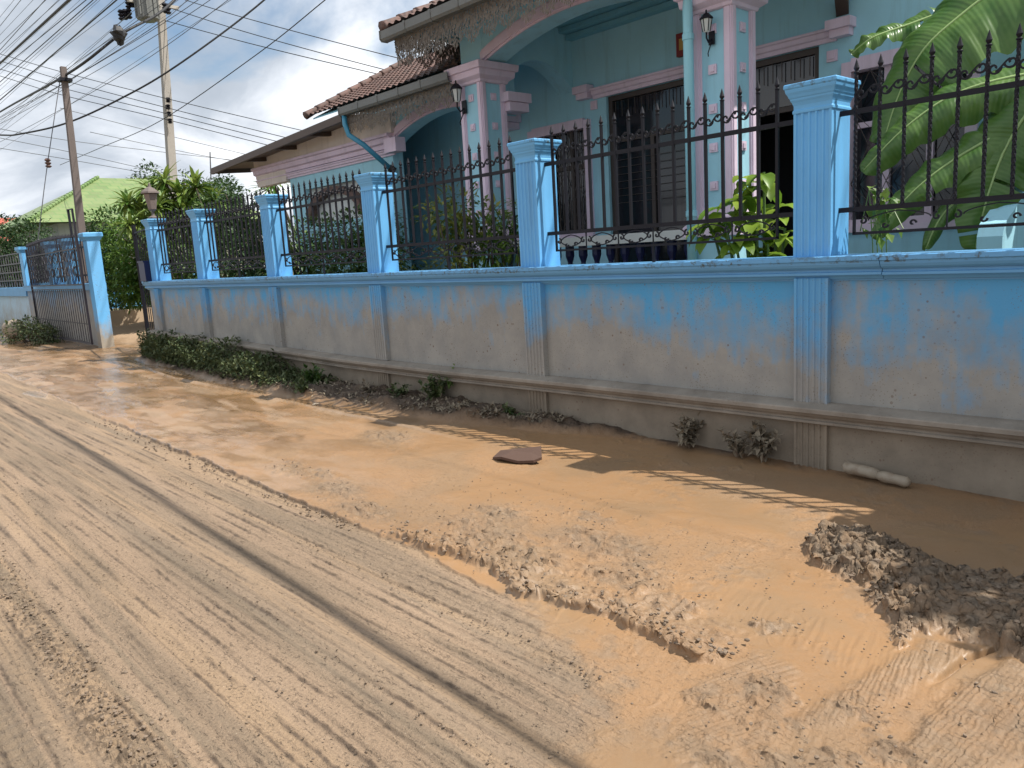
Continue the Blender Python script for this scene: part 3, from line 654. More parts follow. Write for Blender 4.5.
# columns
def column(y0, w, ztop, xf=7.2):
    x1 = xf+w
    m = hb(xf+.02, x1-.02, y0+.02, y0+w-.02, 1.90, ztop).build('column', M['house'], H)
    e = MB(); s = .085
    for (a, b) in ((xf, y0), (x1-s, y0), (xf, y0+w-s), (x1-s, y0+w-s)):
        e.box(a, a+s, b, b+s, 1.90, ztop); e.box(a+.015, a+s-.015, b-.012, b+s+.012, 1.92, ztop-.02); e.box(a-.012, a+s+.012, b+.015, b+s-.015, 1.93, ztop-.03)
    e.build('edge_trim', M['pink'], m)
    c0 = (xf+w/2, y0+w/2, 0); h = w/2
    MB().square(c0, [(h, ztop-.03), (h+.02, ztop-.02), (h+.03, ztop+.01), (h+.09, ztop+.05), (h+.10, ztop+.12), (h+.13, ztop+.13), (h+.14, ztop+.21), (h+.12, ztop+.22)]).build('capital', M['pink'], m)
    MB().square(c0, [(h+.05, .8), (h+.05, 1.66)]).build('pedestal', M['house'], m)
    MB().square(c0, [(h+.10, 1.64), (h+.10, 1.74), (h+.06, 1.78), (h+.05, 1.84), (h+.02, 1.86), (h+.015, 1.93)]).build('base_moulding', M['pink'], m)
    n = 5
    for k in range(n):
        z = 2.15+(ztop-.2-2.15)*k/(n-1); rosette(m, (xf+.021, y0+w/2, z), 'x', .046); rosette(m, (xf+w/2, y0+.021, z), 'y', .046)
    return m
column(4.38, .45, 3.88); column(8.14, .45, 3.88)
# arched front beam
def arch_wall(x0, x1, ya, yb, zs, rise, ztop, name, mat, trim=True, n=24, soff=True):
    pts = [(ya+(yb-ya)*k/n, zs+rise*(1-((k/n)*2-1)**2)) for k in range(n+1)]
    m = MB()
    for (a, za), (b, zb) in zip(pts[:-1], pts[1:]):
        m.add([(x0, a, za), (x1, a, za), (x1, b, zb), (x0, b, zb), (x0, a, ztop), (x1, a, ztop), (x1, b, ztop), (x0, b, ztop)], [(0, 1, 2, 3), (4, 7, 6, 5), (0, 3, 7, 4), (1, 5, 6, 2), (0, 4, 5, 1), (3, 2, 6, 7)])
    o = m.build(name, mat, H)
    if trim:
        t = MB()
        for (a, za), (b, zb) in zip(pts[:-1], pts[1:]):
            for (xx, d0, d1) in ((x0, 0., .17), (x0-.025, .03, .14)):
                t.add([(xx-.02, a, za+d0), (x0+.0, a, za+d0), (x0+.0, b, zb+d0), (xx-.02, b, zb+d0), (xx-.02, a, za+d1), (x0, a, za+d1), (x0, b, zb+d1), (xx-.02, b, zb+d1)], [(0, 1, 2, 3), (4, 7, 6, 5), (0, 3, 7, 4), (0, 4, 5, 1), (3, 2, 6, 7)])
        t.build('arch_trim', M['pink'], o)
    return o
arch_wall(7.26, 7.58, 4.83, 8.14, 4.08, .30, 4.80, 'arched_beam', M['house'])
for ya_, yb_ in ((3.5, 4.825), (8.145, 8.59)): MB().box(7.262, 7.578, ya_, yb_, 4.10, 4.80).build('beam_end', M['house'], H)
# side beam of the porch, arched, seen end on past the tall column
def side_arch(y0, y1, xa, xb, zs, rise, ztop):
    m = MB(); n = 18
    pts = [(xa+(xb-xa)*k/n, zs+rise*(1-((k/n)*2-1)**2)) for k in range(n+1)]
    for (a, za), (b, zb) in zip(pts[:-1], pts[1:]):
        m.add([(a, y0, za), (b, y0, zb), (b, y1, zb), (a, y1, za), (a, y0, ztop), (b, y0, ztop), (b, y1, ztop), (a, y1, ztop)], [(0, 3, 2, 1), (4, 5, 6, 7), (0, 1, 5, 4), (3, 7, 6, 2), (0, 4, 7, 3), (1, 2, 6, 5)])
    return m
side_arch(8.12, 8.42, 7.58, XB, 3.88, .36, 4.79).build('side_beam', M['house'], H)
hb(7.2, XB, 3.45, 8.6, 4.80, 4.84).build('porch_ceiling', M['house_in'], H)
st = MB()
for k in range(3):
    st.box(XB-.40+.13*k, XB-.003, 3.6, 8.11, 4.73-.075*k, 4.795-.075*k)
st.build('ceiling_moulding', M['house_in'], H)
cb_ = MB()
cb_.add([(x, y, z0+dz) for dz in (0, .16) for (x, y, z0) in ((8.99, 4.02, 3.95), (8.99, 4.16, 3.95), (7.6, 3.50, 4.60), (7.6, 3.64, 4.60))], [(0, 1, 3, 2), (4, 6, 7, 5), (0, 2, 6, 4), (1, 5, 7, 3), (0, 4, 5, 1), (2, 3, 7, 6)])
cb_.build('roof_brace', M['wood'], H)
MB().box(8.85, 9.6, -4.5, 3.44, 5.15, 5.2).build('side_eave', M['wood'], H)
# balustrade between the columns
bl = hb(7.22, 7.50, 4.90, 8.05, 1.62, 1.73).build('balustrade_rail', M['whitish'], H)
for y0, y1 in ((4.92, 8.04),):
    n = 14
    for k in range(n):
        y = y0+(y1-y0)*(k+.5)/n
        MB().lathe((7.36, y, .8), [(.055, 0), (.055, .08), (.035, .12), (.06, .25), (.065, .33), (.035, .55), (.03, .62), (.055, .70), (.055, .82)], 8).build('baluster', M['navy'], H, smooth=False)  # navy here stands in for the porch shade on the balusters
# raking stair parapet right of the window
q = [(7.0, .0), (9.0, .0), (9.0, 2.95), (8.9, 2.95), (7.32, 1.72), (7.05, 1.60), (7.0, 1.5)]
sp_ = MB(); m_ = len(q)
sp_.add([(x, y, z) for y in (1.90, 2.08) for x, z in q], [(k, (k+1) % m_, (k+1) % m_+m_, k+m_) for k in range(m_)]+[tuple(range(m_))[::-1], tuple(range(m_, 2*m_))])
sp_.build('stair_parapet', M['house'], H)
# lower wing: arch, wall, mouldings
WXf = 7.7
arch_wall(WXf, WXf+.25, 8.28, 11.0, 3.48, .30, 4.0, 'wing_arch', M['house'])
MB().box(WXf-.14, WXf+.3, 8.0, 8.27, 3.62, 3.74).box(WXf-.09, WXf+.27, 8.03, 8.27, 3.50, 3.615).build('arch_capital', M['pink'], H)
wn_ = MB().box(WXf, WXf+.2, 11.0, 14.48, .05, 2.35).box(WXf, WXf+.2, 11.0, 12.0, 2.35, 3.72).box(WXf, WXf+.2, 12.0, 14.0, 3.02, 3.70).box(WXf, WXf+.2, 14.0, 14.48, 2.35, 3.60)
wn_.build('wing_wall', M['house'], H)
hb(WXf, 12, 14.485, 14.6, .05, 3.72).build('wing_end_wall', M['house'], H)
aw = MB(); n = 14
for k in range(n):
    a0, a1 = math.pi*k/n, math.pi*(k+1)/n
    P = [(13.0+1.0*math.cos(a), 2.42+.56*math.sin(a)) for a in (a0, a1)]+[(13.0+.86*math.cos(a), 2.42+.44*math.sin(a)) for a in (a1, a0)]
    aw.add([(x, y, z) for x in (WXf-.05, WXf+.1) for y, z in P], [(0, 1, 2, 3)[::-1], (4, 5, 6, 7), (0, 4, 5, 1), (1, 5, 6, 2), (2, 6, 7, 3), (3, 7, 4, 0)])
aw_ = aw.build('window', M['tile'], H)
hb(WXf+.1, WXf+.12, 12.0, 14.0, 2.35, 3.02).build('pane', M['whitish'], aw_)
trimsweep(10.9, 15.95, 3.40, 3.62, WXf-.002, .16).build('moulding', M['pink'], H)
trimsweep(10.9, 15.95, 3.28, 3.38, WXf-.002, .08).build('moulding', M['pink'], H)
MB().box(WXf-.10, WXf+.1, 10.85, 15.9, 3.62, 3.98).box(WXf-.07, WXf+.1, 14.62, 15.9, 3.24, 3.63).build('fascia_board', M['cream'], H)
hb(WXf-.2, WXf-.003, 10.62, 10.95, 3.30, 3.52).build('arch_capital', M['pink'], H)
MB().box(8.55, 8.998, 9.25, 9.6, 3.62, 3.80).box(8.65, 8.998, 9.3, 9.55, 3.52, 3.615).build('inner_capital', M['pink'], H)
# lean-to roof of the wing (brown sheet on timbers)
def slab(poly_pts, th):
    m = len(poly_pts); return MB().add([(x, y, z) for x, y, z in poly_pts]+[(x, y, z+th) for x, y, z in poly_pts], [tuple(range(m))[::-1], tuple(range(m, 2*m))]+[(k, (k+1) % m, (k+1) % m+m, k+m) for k in range(m)])
slab([(7.1, 11.48, 3.90), (7.1, 16.80, 3.66), (12, 16.80, 4.0), (12, 11.48, 4.5)], .05).build('wing_roof', M['sheet'], H)
slab([(7.06, 11.46, 3.85), (7.06, 16.85, 3.60), (7.12, 16.85, 3.60), (7.12, 11.46, 3.85)], .12).build('verge_board', M['wood'], H)
for y, z in ((12.7, 3.80), (14.0, 3.74), (15.3, 3.68), (16.65, 3.60)): MB().add([(x, yy, zz2+(.06*(x-7.1))) for zz2 in (z, z+.08) for yy in (y, y+.09) for x in (7.13, 7.9)], [(0, 2, 3, 1), (4, 5, 7, 6), (0, 1, 5, 4), (2, 6, 7, 3), (0, 4, 6, 2), (1, 3, 7, 5)]).build('purlin', M['wood'], H)
# tiled roofs
def tiles(y0, y1, x0, z0, length, pitch, nrow, name='tiled_roof', mat='tile'):
    """barrel tiles: eave at (x0,z0) running along Y, rising towards +X"""
    nc = int((y1-y0)/.155); sub = 6; ny = nc*sub; m = MB(); cs, sn = math.cos(pitch), math.sin(pitch); rowl = length/nrow
    vs = []; fs = []
    for r in range(nrow):
        for e in (0, 1):
            s = (r+e)*rowl; lift = .0 if e else .035
            for k in range(ny+1):
                ph = (k % sub)/sub; w = .032*math.sin(math.pi*ph)**2
                xx = x0+s*cs-(w+lift)*sn; zz2 = z0+s*sn+(w+lift)*cs
                vs.append((xx, y0+(y1-y0)*k/ny, zz2))
    W = ny+1
    for r in range(nrow):
        b = r*2*W
        for k in range(ny): fs.append((b+k, b+k+1, b+W+k+1, b+W+k))
        if r < nrow-1:
            for k in range(ny): fs.append((b+W+k, b+W+k+1, b+2*W+k+1, b+2*W+k))
    m.add(vs, fs)
    # underside
    o = m.build(name, M[mat], H, fix=False)
    return o
up = tiles(3.42, 9.20, 6.52, 4.66, 5.5, math.radians(24), 22)
lo = tiles(8.66, 12.55, 7.12, 4.09, 2.6, math.radians(27), 16)
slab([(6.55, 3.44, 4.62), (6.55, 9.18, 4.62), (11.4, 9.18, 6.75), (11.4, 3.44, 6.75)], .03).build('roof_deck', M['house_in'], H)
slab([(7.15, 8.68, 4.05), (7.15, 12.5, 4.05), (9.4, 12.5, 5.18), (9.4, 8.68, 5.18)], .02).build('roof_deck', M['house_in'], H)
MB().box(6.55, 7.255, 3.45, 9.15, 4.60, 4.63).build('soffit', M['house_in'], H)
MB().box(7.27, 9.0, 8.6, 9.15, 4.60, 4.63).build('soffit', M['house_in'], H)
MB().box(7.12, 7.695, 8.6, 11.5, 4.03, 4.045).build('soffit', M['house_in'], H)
def ridgecaps(p0, p1, n, r=.075):
    p0, p1 = Vector(p0), Vector(p1); m = MB()
    for k in range(n):
        a = p0.lerp(p1, k/n); b = p0.lerp(p1, (k+1.12)/n); m.tube([a, a.lerp(b, .1), b], [r*1.12, r*1.05, r*.82], 8)
    return m
ridgecaps((6.45, 9.22, 4.68), (11.2, 9.22, 6.8), 16).build('hip_caps', M['tile'], H, smooth=True)
ridgecaps((7.05, 12.58, 4.12), (9.4, 12.58, 5.33), 10, .065).build('hip_caps', M['tile'], H, smooth=True)
gb = MB(); z = 4.78
for k in range(16): y = 9.1-k*.75; gb.tube([(6.52, y, 4.80), (6.9, y, 4.99)], .06, 8)
def gutter(y0, y1, x, z, seg):
    prof = [(x-.005, z), (x-.10, z), (x-.125, z+.03), (x-.125, z+.13), (x-.115, z+.13), (x-.112, z+.035), (x-.095, z+.012), (x-.005, z+.012)]
    g = MB().sweep(prof, y0, y1); n = int((y1-y0)/seg)
    o = g.build('gutter', M['gutter'], H)
    j = MB(); pj = [(x-.003, z-.006), (x-.103, z-.006), (x-.132, z+.028), (x-.132, z+.138), (x-.1255, z+.138), (x-.1255, z+.031), (x-.1003, z-.0005), (x-.003, z-.0005)]
    for k in range(1, n): yy = y1-k*seg; j.sweep(pj, yy-.02, yy+.02)
    j.build('joint_strap', M['gutter'], o)
    MB().sweep([(x-.005, z-.003), (x-.105, z-.003), (x-.133, z+.03), (x-.133, z+.14), (x-.005, z+.14)], y1, y1+.015).build('end_stop', M['gutter'], o)
gutter(3.42, 9.25, 6.55, 4.50, .55); gutter(8.62, 11.45, 7.15, 3.93, .55)
def valance(p0, p1, z, drop, seed, name='valance'):
    rnd = random.Random(seed); p0, p1 = Vector(p0), Vector(p1); L = (p1-p0).length; u = (p1-p0)/L; nrm = Vector((u.y, -u.x, 0)); m = MB(); n = int(L/.024)
    for k in range(n):
        c = p0+u*(k+.5)*.024; ph = (k*.024/.32) % 1; dl = drop*(.72+.28*math.sin(math.pi*ph)); rows = int(dl/.030)
        for r in range(rows):
            zc = z-.03*r-.012+(.015 if k % 2 else 0); t = rnd.uniform(-.3, .3); w = .018 if r < rows*.5 else .0125; h = .023
            if r > rows*.5 and rnd.random() < .12: continue
            cc = c+nrm*rnd.uniform(-.006, .006); a = cc+u*w+nrm*.006*t; b = cc-u*w-nrm*.006*t
            m.add([(a.x, a.y, zc), (cc.x, cc.y, zc+h), (b.x, b.y, zc), (cc.x, cc.y, zc-h)], [(0, 1, 2, 3)])
    return m.build(name, M['lace'], H, fix=False)
valance((6.56, 3.5, 4.5), (6.56, 9.1, 4.5), 4.51, .40, 1)
valance((6.56, 9.12, 4.5), (7.9, 9.12, 4.5), 4.58, .40, 2)
valance((7.14, 8.62, 3.9), (7.14, 11.4, 3.9), 3.94, .34, 3)
# downpipes
dp = MB().tube([(6.50, 4.98, 4.52), (6.50, 4.98, 4.42), (7.08, 4.80, 4.05), (7.08, 4.80, 3.9), (7.08, 4.80, .2)], .052, 12).build('downpipe', M['pipe'], H, smooth=True)
for zc in (3.6, 1.85): MB().lathe((7.08, 4.80, zc), [(.053, 0), (.06, .005), (.06, .06), (.053, .065)], 12).build('clip', M['pipe'], dp)
MB().tube([(7.09, 11.40, 3.94), (7.09, 11.40, 3.80), (7.10, 11.33, 3.62), (7.25, 11.15, 3.45), (7.62, 10.98, 3.06)], .042, 10).build('downpipe', M['pipe_teal'], H, smooth=True)
MB().tube([(7.60, 10.99, 3.08), (7.68, 10.95, 3.02)], .060, 10).build('pipe_end', M['cable'], H)
# wall plaque
pq = hb(8.93, 8.997, 6.02, 6.24, 3.96, 4.24).build('plaque', M['red'], H)
hb(8.922, 8.929, 6.07, 6.19, 4.03, 4.17).build('plaque_print', M['gold'], pq)
tag(H, H['label'], 'house')

# wall lanterns
def lantern(loc, lab, sc_=1):
    t = thing('wall_lantern', loc, lab, 'lantern', 'black wall lanterns on the pink columns'); x, y, z = loc
    MB().box(x-.015, x, y-.045, y+.045, z-.12, z+.05).tube([(x-.01, y, z-.05), (x-.08, y, z-.10), (x-.13, y, z-.05), (x-.13, y, z+.02)], .012, 6).tube([(x-.01, y, z-.08), (x-.06, y, z-.17), (x-.10, y, z-.24), (x-.09, y, z-.28)], .008, 5).build('bracket', M['iron'], t)
    MB().lathe((x-.13, y, z+.02), [(.03, 0), (.045, .02), (.070, .16), (.066, .165)], 6).build('glass', M['lampglass'], t)
    c = MB().lathe((x-.13, y, z+.185), [(.09, 0), (.085, .02), (.035, .07), (.012, .08), (.012, .11), (.003, .12)], 6)
    for k in range(6):
        a = 2*math.pi*k/6; c.tube([(x-.13+.046*math.cos(a), y+.046*math.sin(a), z+.03), (x-.13+.074*math.cos(a), y+.074*math.sin(a), z+.185)], .006, 4)
    c.build('lantern_cage', M['iron'], t)
    t.scale = (sc_, sc_, sc_)
lantern((7.2, 8.50, 3.62), 'black lantern with frosted glass high on the left pink column')
lantern((7.2, 4.60, 3.62), 'black lantern half hidden behind the pale blue downpipe', .75)
# pillar lantern on the last pillar
t = thing('pillar_lantern', (5.131, PY[6]-.128, 2.578), 'bronze lantern standing on the cap of the last wall pillar', 'lantern')
MB().lathe((5.131, PY[6]-.128, 2.578), [(.09, 0), (.09, .02), (.03, .05), (.025, .12), (.06, .14), (.075, .16)], 6).build('lantern_base', M['darkpole'], t)
MB().lathe((5.131, PY[6]-.128, 2.74), [(.07, 0), (.12, .27), (.11, .28)], 6).build('glass', paint('smoked_lamp_glass', (.22, .17, .15)), t)
MB().lathe((5.131, PY[6]-.128, 3.02), [(.17, 0), (.16, .03), (.08, .09), (.03, .12), (.02, .17), (.004, .19)], 6).build('lantern_roof', M['darkpole'], t)
# letter box
t = thing('letter_box', (5.0, 15.35, 1.45), 'navy blue letter box on the coping beside the last wall pillar', 'letter box')
MB().box(4.90, 5.20, 15.145, 15.45, 1.455, 1.80).build('box_body', M['navy'], t); MB().box(4.885, 5.215, 15.142, 15.465, 1.80, 1.83).build('lid', M['navy'], t)

# ------------------------------------------------------------------ gate and the far side
gp = thing('gate_post', (5.15, 19.0, 0), 'tall thick light blue gate post with broken plaster and mud at its foot', 'gate post')
MB().box(4.98, 5.24, 18.85, 19.15, -.05, 2.42).build('post_shaft', flooded('gate_post_paint', BLUE, .15, .75), gp)
MB().square((5.11, 19.0, 0), [(.15, 2.38), (.17, 2.42), (.20, 2.46), (.20, 2.53), (.18, 2.55)]).build('post_cap', M['cap'], gp)
fw_ = thing('far_wall', (5.2, 22, 0), 'muddy blue garden wall with pillars behind the open gate leaf', 'wall')
MB().box(5.12, 5.27, 19.2, 26.0, -.05, 1.30).build('wall_panel', flooded('far_wall_plaster', (.16, .36, .62), .7, 1.5), fw_)
MB().box(5.04, 5.35, 19.21, 26.02, 1.30, 1.45).build('coping', M['coping'], fw_)
for y in (20.9, 22.6, 25.6):
    p = MB().box(5.05, 5.33, y, y+.34, 1.452, 2.42).build('pillar', M['blue'], fw_); MB().square((5.19, y+.17, 0), [(.17, 2.38), (.19, 2.42), (.22, 2.46), (.22, 2.54)]).build('pillar_cap', M['cap'], p)
fr_ = thing('far_railing', (5.2, 24, 1.45), 'dark railing along the wall behind the open gate leaf', 'railing')
m = MB()
for k in range(30): y = 19.3+k*.21; m.box(5.18, 5.20, y, y+.02, 1.5, 2.55)
m.box(5.175, 5.205, 19.2, 25.6, 2.26, 2.30); m.box(5.175, 5.205, 19.2, 25.6, 1.62, 1.66); m.build('bars', M['iron'], fr_)
def gate_leaf(p0, p1, label, z0=.12, h=2.45, arch=.10, name='gate_leaf'):
    """p0 is the hinge end"""
    p0, p1 = Vector((*p0, 0)), Vector((*p1, 0)); u = (p1-p0); L = u.length; u /= L; t = thing(name, (p0.x, p0.y, 0), label, 'gate', 'black iron gate leaves')
    def bar(a, za, b, zb, r): A = p0+u*a; B = p0+u*b; return [(A.x, A.y, za), (B.x, B.y, zb)], r
    fr = MB()
    for s in ((0, z0, 0, z0+h+.25, .03), (L, z0, L, z0+h-.15, .03), (0, z0+.02, L, z0+.02, .028), (0, z0+1.32, L, z0+1.32, .02), (0, z0+1.22, L, z0+1.22, .015), (0, z0+.45, L, z0+.45, .015), (0, z0+2.1, L, z0+2.1, .02)):
        a, r = bar(*s); fr.tube(a, r, 4)
    fr.build('frame', M['iron_purple'], t)
    n = int(L/.13); b = MB(); lo_ = MB()
    for k in range(1, n):
        s = L*k/n; zt = z0+h-.1+arch*math.sin(math.pi*min(1, (1-s/L)*1.1))*.5; a, r = bar(s, z0+1.32, s, zt, .011); b.tube(a, r, 4); A = p0+u*s; b.lathe((A.x, A.y, zt), [(.02, 0), (.022, .02), (.002, .09)], 5)
    b.build('upper_bars', M['iron_purple'], t)
    n = int(L/.21)
    for k in range(1, n): s = L*k/n; a, r = bar(s, z0+.05, s, z0+1.22, .009); lo_.tube(a, r, 4)
    lo_.build('lower_bars', M['iron_purple'], t)
    sc_ = MB()
    for k in range(int(L/.32)):
        s = .2+k*.32
        for z in (1.62, 1.95):
            pts = []
            for q in range(13): an = 2*math.pi*q/12; A = p0+u*(s+.11*math.cos(an)); pts.append((A.x, A.y, z0+z+.11*math.sin(an)))
            sc_.tube(pts, .010, 4)
    sc_.build('scrollwork', M['iron_purple'], t)
    A = p0; MB().tube([(A.x, A.y, z0+h+.2), (A.x, A.y, z0+h+.48), (A.x+u.x*.35, A.y+u.y*.35, z0+h+.50), (A.x+u.x*.35, A.y+u.y*.35, z0+h-.1)], .028, 4).build('latch_frame', M['iron'], t)
    return t
gate_leaf((4.80, 18.9), (4.93, 24.4), 'wide black iron gate leaf swung open against the muddy wall')
t = thing('side_gate', (5.2, 15.5, 0), 'narrow black iron gate leaf seen edge on beside the last wall pillar', 'gate', 'black iron gate leaves')
MB().tube([(5.62, 17.7, .06), (5.62, 17.7, 2.62)], .045, 6).build('end_post', M['iron'], t)
m = MB()
for z in (.3, 1.35, 2.45): m.tube([(5.62, 17.7, z), (5.22, 15.45, z)], .018, 4)
m.build('cross_rail', M['iron'], t)
m = MB()
for k in range(1, 9): f_ = k/9; m.tube([(5.62-.4*f_, 17.7-2.25*f_, .3), (5.62-.4*f_, 17.7-2.25*f_, 2.45)], .010, 4)
m.build('bars', M['iron'], t)
# driveway steps, inner wall and pillars
dr = thing('driveway_wall', (7.5, 26, 0), 'low tan retaining wall across the driveway inside the gate', 'wall')
MB().box(5.6, 14, 24.5, 24.75, -.05, .58).build('wall_face', paint('tan_mud_plaster', (.46, .35, .24), dlo=.6, rough=.9), dr)
iw = thing('inner_wall', (9, 31, 0), 'light blue inner garden wall with two pillars behind the driveway hedge', 'wall')
MB().box(6.5, 16, 31, 31.2, .4, 1.35).build('wall_panel', M['blue'], iw); MB().box(6.5, 16, 30.94, 31.26, 1.35, 1.5).build('coping', M['coping'], iw)
for x in (8.7, 10.5, 12.4): p = MB().box(x, x+.42, 30.9, 31.3, 1.50, 2.45).build('pillar', M['blue'], iw); MB().square((x+.21, 31.1, 0), [(.24, 2.45), (.28, 2.5), (.28, 2.6)]).build('pillar_cap', M['cap'], p)
nw = thing('neighbour_wall', (5.3, 32, 0), 'whitish blue wall with pale railing at the far left', 'wall')
MB().box(5.2, 5.4, 26.1, 48, -.05, 1.15).build('wall_panel', flooded('neighbour_plaster', (.45, .60, .72), -.1, .9), nw)
MB().box(5.1, 5.5, 26.1, 48.02, 1.15, 1.40).build('coping', M['coping'], nw)
m = MB()
for z in (1.6, 1.85, 2.1, 2.4): m.box(5.28, 5.32, 26.1, 48, z, z+.035)
for k in range(60): y = 26.3+k*.36; m.box(5.29, 5.31, y, y+.03, 1.4, 2.42)
m.build('railing', M['wire'], nw)
# rubbish bag
t = MB(); rnd = random.Random(3); vs = []; fs = []
for i in range(9):
    for k in range(14):
        a = math.pi*i/8; b = 2*math.pi*k/14; r = 1+.22*rnd.uniform(-1, 1); vs.append((4.55+.28*r*math.sin(a)*math.cos(b), 25.4+.32*r*math.sin(a)*math.sin(b), .26+.26*r*math.cos(a)))
for i in range(8):
    for k in range(14): a, b = i*14+k, i*14+(k+1) % 14; fs.append((a, b, b+14, a+14))
bag = t.add(vs, fs).build('rubbish_bag', M['plastic_white'], None, True); tag(bag, 'white rubbish bag slumped at the foot of the far left wall', 'bag')

# green roofed house and the red roof beyond
gh = thing('green_roof_house', (16, 44, 0), 'distant house with a lime green tiled hip roof', 'house')
def hip(cx, cy, hx, hy, ze, za, rl, mat, parent, uvs=2.2):
    """hip roof with ridge half length rl along x"""
    V = [(cx-hx, cy-hy, ze), (cx+hx, cy-hy, ze), (cx+hx, cy+hy, ze), (cx-hx, cy+hy, ze), (cx-rl, cy, za), (cx+rl, cy, za)]
    Fc = [(0, 1, 5, 4), (1, 2, 5), (2, 3, 4, 5), (3, 0, 4)]; me = bpy.data.meshes.new('roof'); me.from_pydata(V, [], Fc); me.materials.append(mat)
    uv = me.uv_layers.new(name='uv')
    for p in me.polygons:
        a = Vector(V[p.vertices[0]]); b = Vector(V[p.vertices[1]]); u = (b-a).normalized(); n = p.normal; w = n.cross(u)
        for li, vi in zip(p.loop_indices, p.vertices): q = Vector(V[vi])-a; uv.data[li].uv = (q.dot(u)*uvs, q.dot(w)*uvs)
    o = bpy.data.objects.new('roof', me); C.objects.link(o); o.parent = parent; o.matrix_parent_inverse = Matrix.Translation(parent.location).inverted(); return o
pa = at(100, 178, 44)
rf = hip(pa.x+1.0, pa.y, 5.6, 5.6, 3.9, pa.z, 1.1, M['greentile'], gh, .95)
MB().box(pa.x-3.2, pa.x+4.0, pa.y-4.4, pa.y+4.4, -.05, 3.92).build('wall', M['whitish'], gh)
ridgecaps((pa.x-4.6, pa.y-5.6, 3.94), (pa.x-.1, pa.y, pa.z+.04), 26, .09).build('hip_caps', M['greentile'], rf)
pb = at(8, 224, 75)
rh = thing('red_roof_house', (pb.x, pb.y, 0), 'far house with a low red roof at the left edge', 'house')
hip(pb.x-1, pb.y, 6, 5, 4.6, 6.6, 2, paint('red_roof_sheet', (.45, .10, .06)), rh); MB().box(pb.x-6, pb.x+4, pb.y-4, pb.y+4, -.05, 4.7).build('wall', M['whitish'], rh)

# ------------------------------------------------------------------ plants
def leafquad(mb, c, d, up, L, W, bend=.25):
    """a pointed leaf folded along its rib"""
    d = d.normalized(); s = d.cross(up)
    if s.length < 1e-3: s = Vector((1, 0, 0))
    s.normalize(); n = s.cross(d); p1 = c+d*L*.45-n*L*bend*.15; p2 = c+d*L-n*L*bend
    mb.add([c, p1+s*W*.5+n*W*.15, p1, p1-s*W*.5+n*W*.15, p2], [(0, 2, 1), (0, 3, 2), (1, 2, 4), (2, 3, 4)])
def rv(rnd): 
    while True:
        v = Vector((rnd.uniform(-1, 1), rnd.uniform(-1, 1), rnd.uniform(-1, 1)))
        if .05 < v.length < 1: return v
def crown(clumps, n, L, W, seed, fill=.5, zb=-.1):
    rnd = random.Random(seed); m = MB(); tot = sum(r[3]**2 for r in clumps)
    for (cx, cy, cz, r) in clumps:
        for k in range(int(n*r*r/tot)):
            v = rv(rnd).normalized()*(r*(fill+(1-fill)*rnd.random()**.5)*rnd.uniform(.75, 1.12)); v.z *= .85
            d = (v.normalized()+rv(rnd)*.9+Vector((0, 0, zb))); leafquad(m, Vector((cx, cy, cz))+v, d, Vector((rnd.uniform(-.4, .4), rnd.uniform(-.4, .4), 1)), L*rnd.uniform(.6, 1.25), W*rnd.uniform(.7, 1.2))
    return m
def shrub(name, base, h, r, n, L, W, mat, label, cat, group=None, seed=1, stems=3, clumps=8, flat=1):
    rnd = random.Random(seed); t = thing(name, base, label, cat, group); b = Vector(base); cl = []; st_ = MB()
    for k in range(clumps):
        a = rnd.uniform(0, 2*math.pi); q = rnd.random()**.5*r*.7; z = h*(.25+.62*rnd.random()); rr = r*rnd.uniform(.30, .55)
        c = Vector((b.x+q*math.cos(a)*flat, b.y+q*math.sin(a), b.z+z)); cl.append((c.x, c.y, c.z, rr))
        st_.tube([b+Vector((rnd.uniform(-.05, .05), rnd.uniform(-.05, .05), -.1)), b.lerp(c, .5)+Vector((0, 0, -.05*h)), c], [.02+.01*h, .014+.005*h, .006], 5)
    st_.build('stem', M['bark'], t); crown(cl, n, L, W, seed+5).build('foliage', M[mat], t, fix=False); return t
shrub('climbing_shrub', (6.1, 7.35, .1), 2.4, .62, 1500, .12, .05, 'leaf_var', 'tall shrub with yellow and green leaves against the left pink column', 'shrub', seed=11, clumps=16)
shrub('climbing_shrub', (6.0, 8.6, .1), 2.2, .5, 700, .11, .05, 'leaf_var', 'thin yellow leaved shrub behind the left end of the shrub panel', 'shrub', seed=12, clumps=10)
shrub('leafy_bush', (6.4, 7.0, .1), 2.3, .45, 1100, .13, .035, 'leaf_fresh', 'loose feathery green bush just left of the fluted pillar with window behind', 'bush', seed=13, clumps=11)
shrub('leafy_bush', (6.6, 10.7, .1), 2.5, 1.0, 5200, .10, .045, 'leaf_mid', 'tall green shrub in front of the arched wing window', 'bush', seed=14, clumps=22)
shrub('leafy_bush', (6.6, 12.1, .1), 2.4, .9, 3800, .10, .045, 'leaf_mid', 'green shrub below the far corner of the house wing', 'bush', seed=15, clumps=18)
shrub('round_bush', (6.6, 14.6, .1), 2.4, 1.15, 6500, .09, .045, 'leaf_dark', 'dense round dark green bush behind the second last railing panel', 'bush', seed=16, clumps=30)
shrub('leafy_bush', (6.0, 16.0, .1), 2.3, .7, 2600, .12, .04, 'leaf_mid', 'light green bush behind the shortest railing panel', 'bush', seed=17, clumps=16)
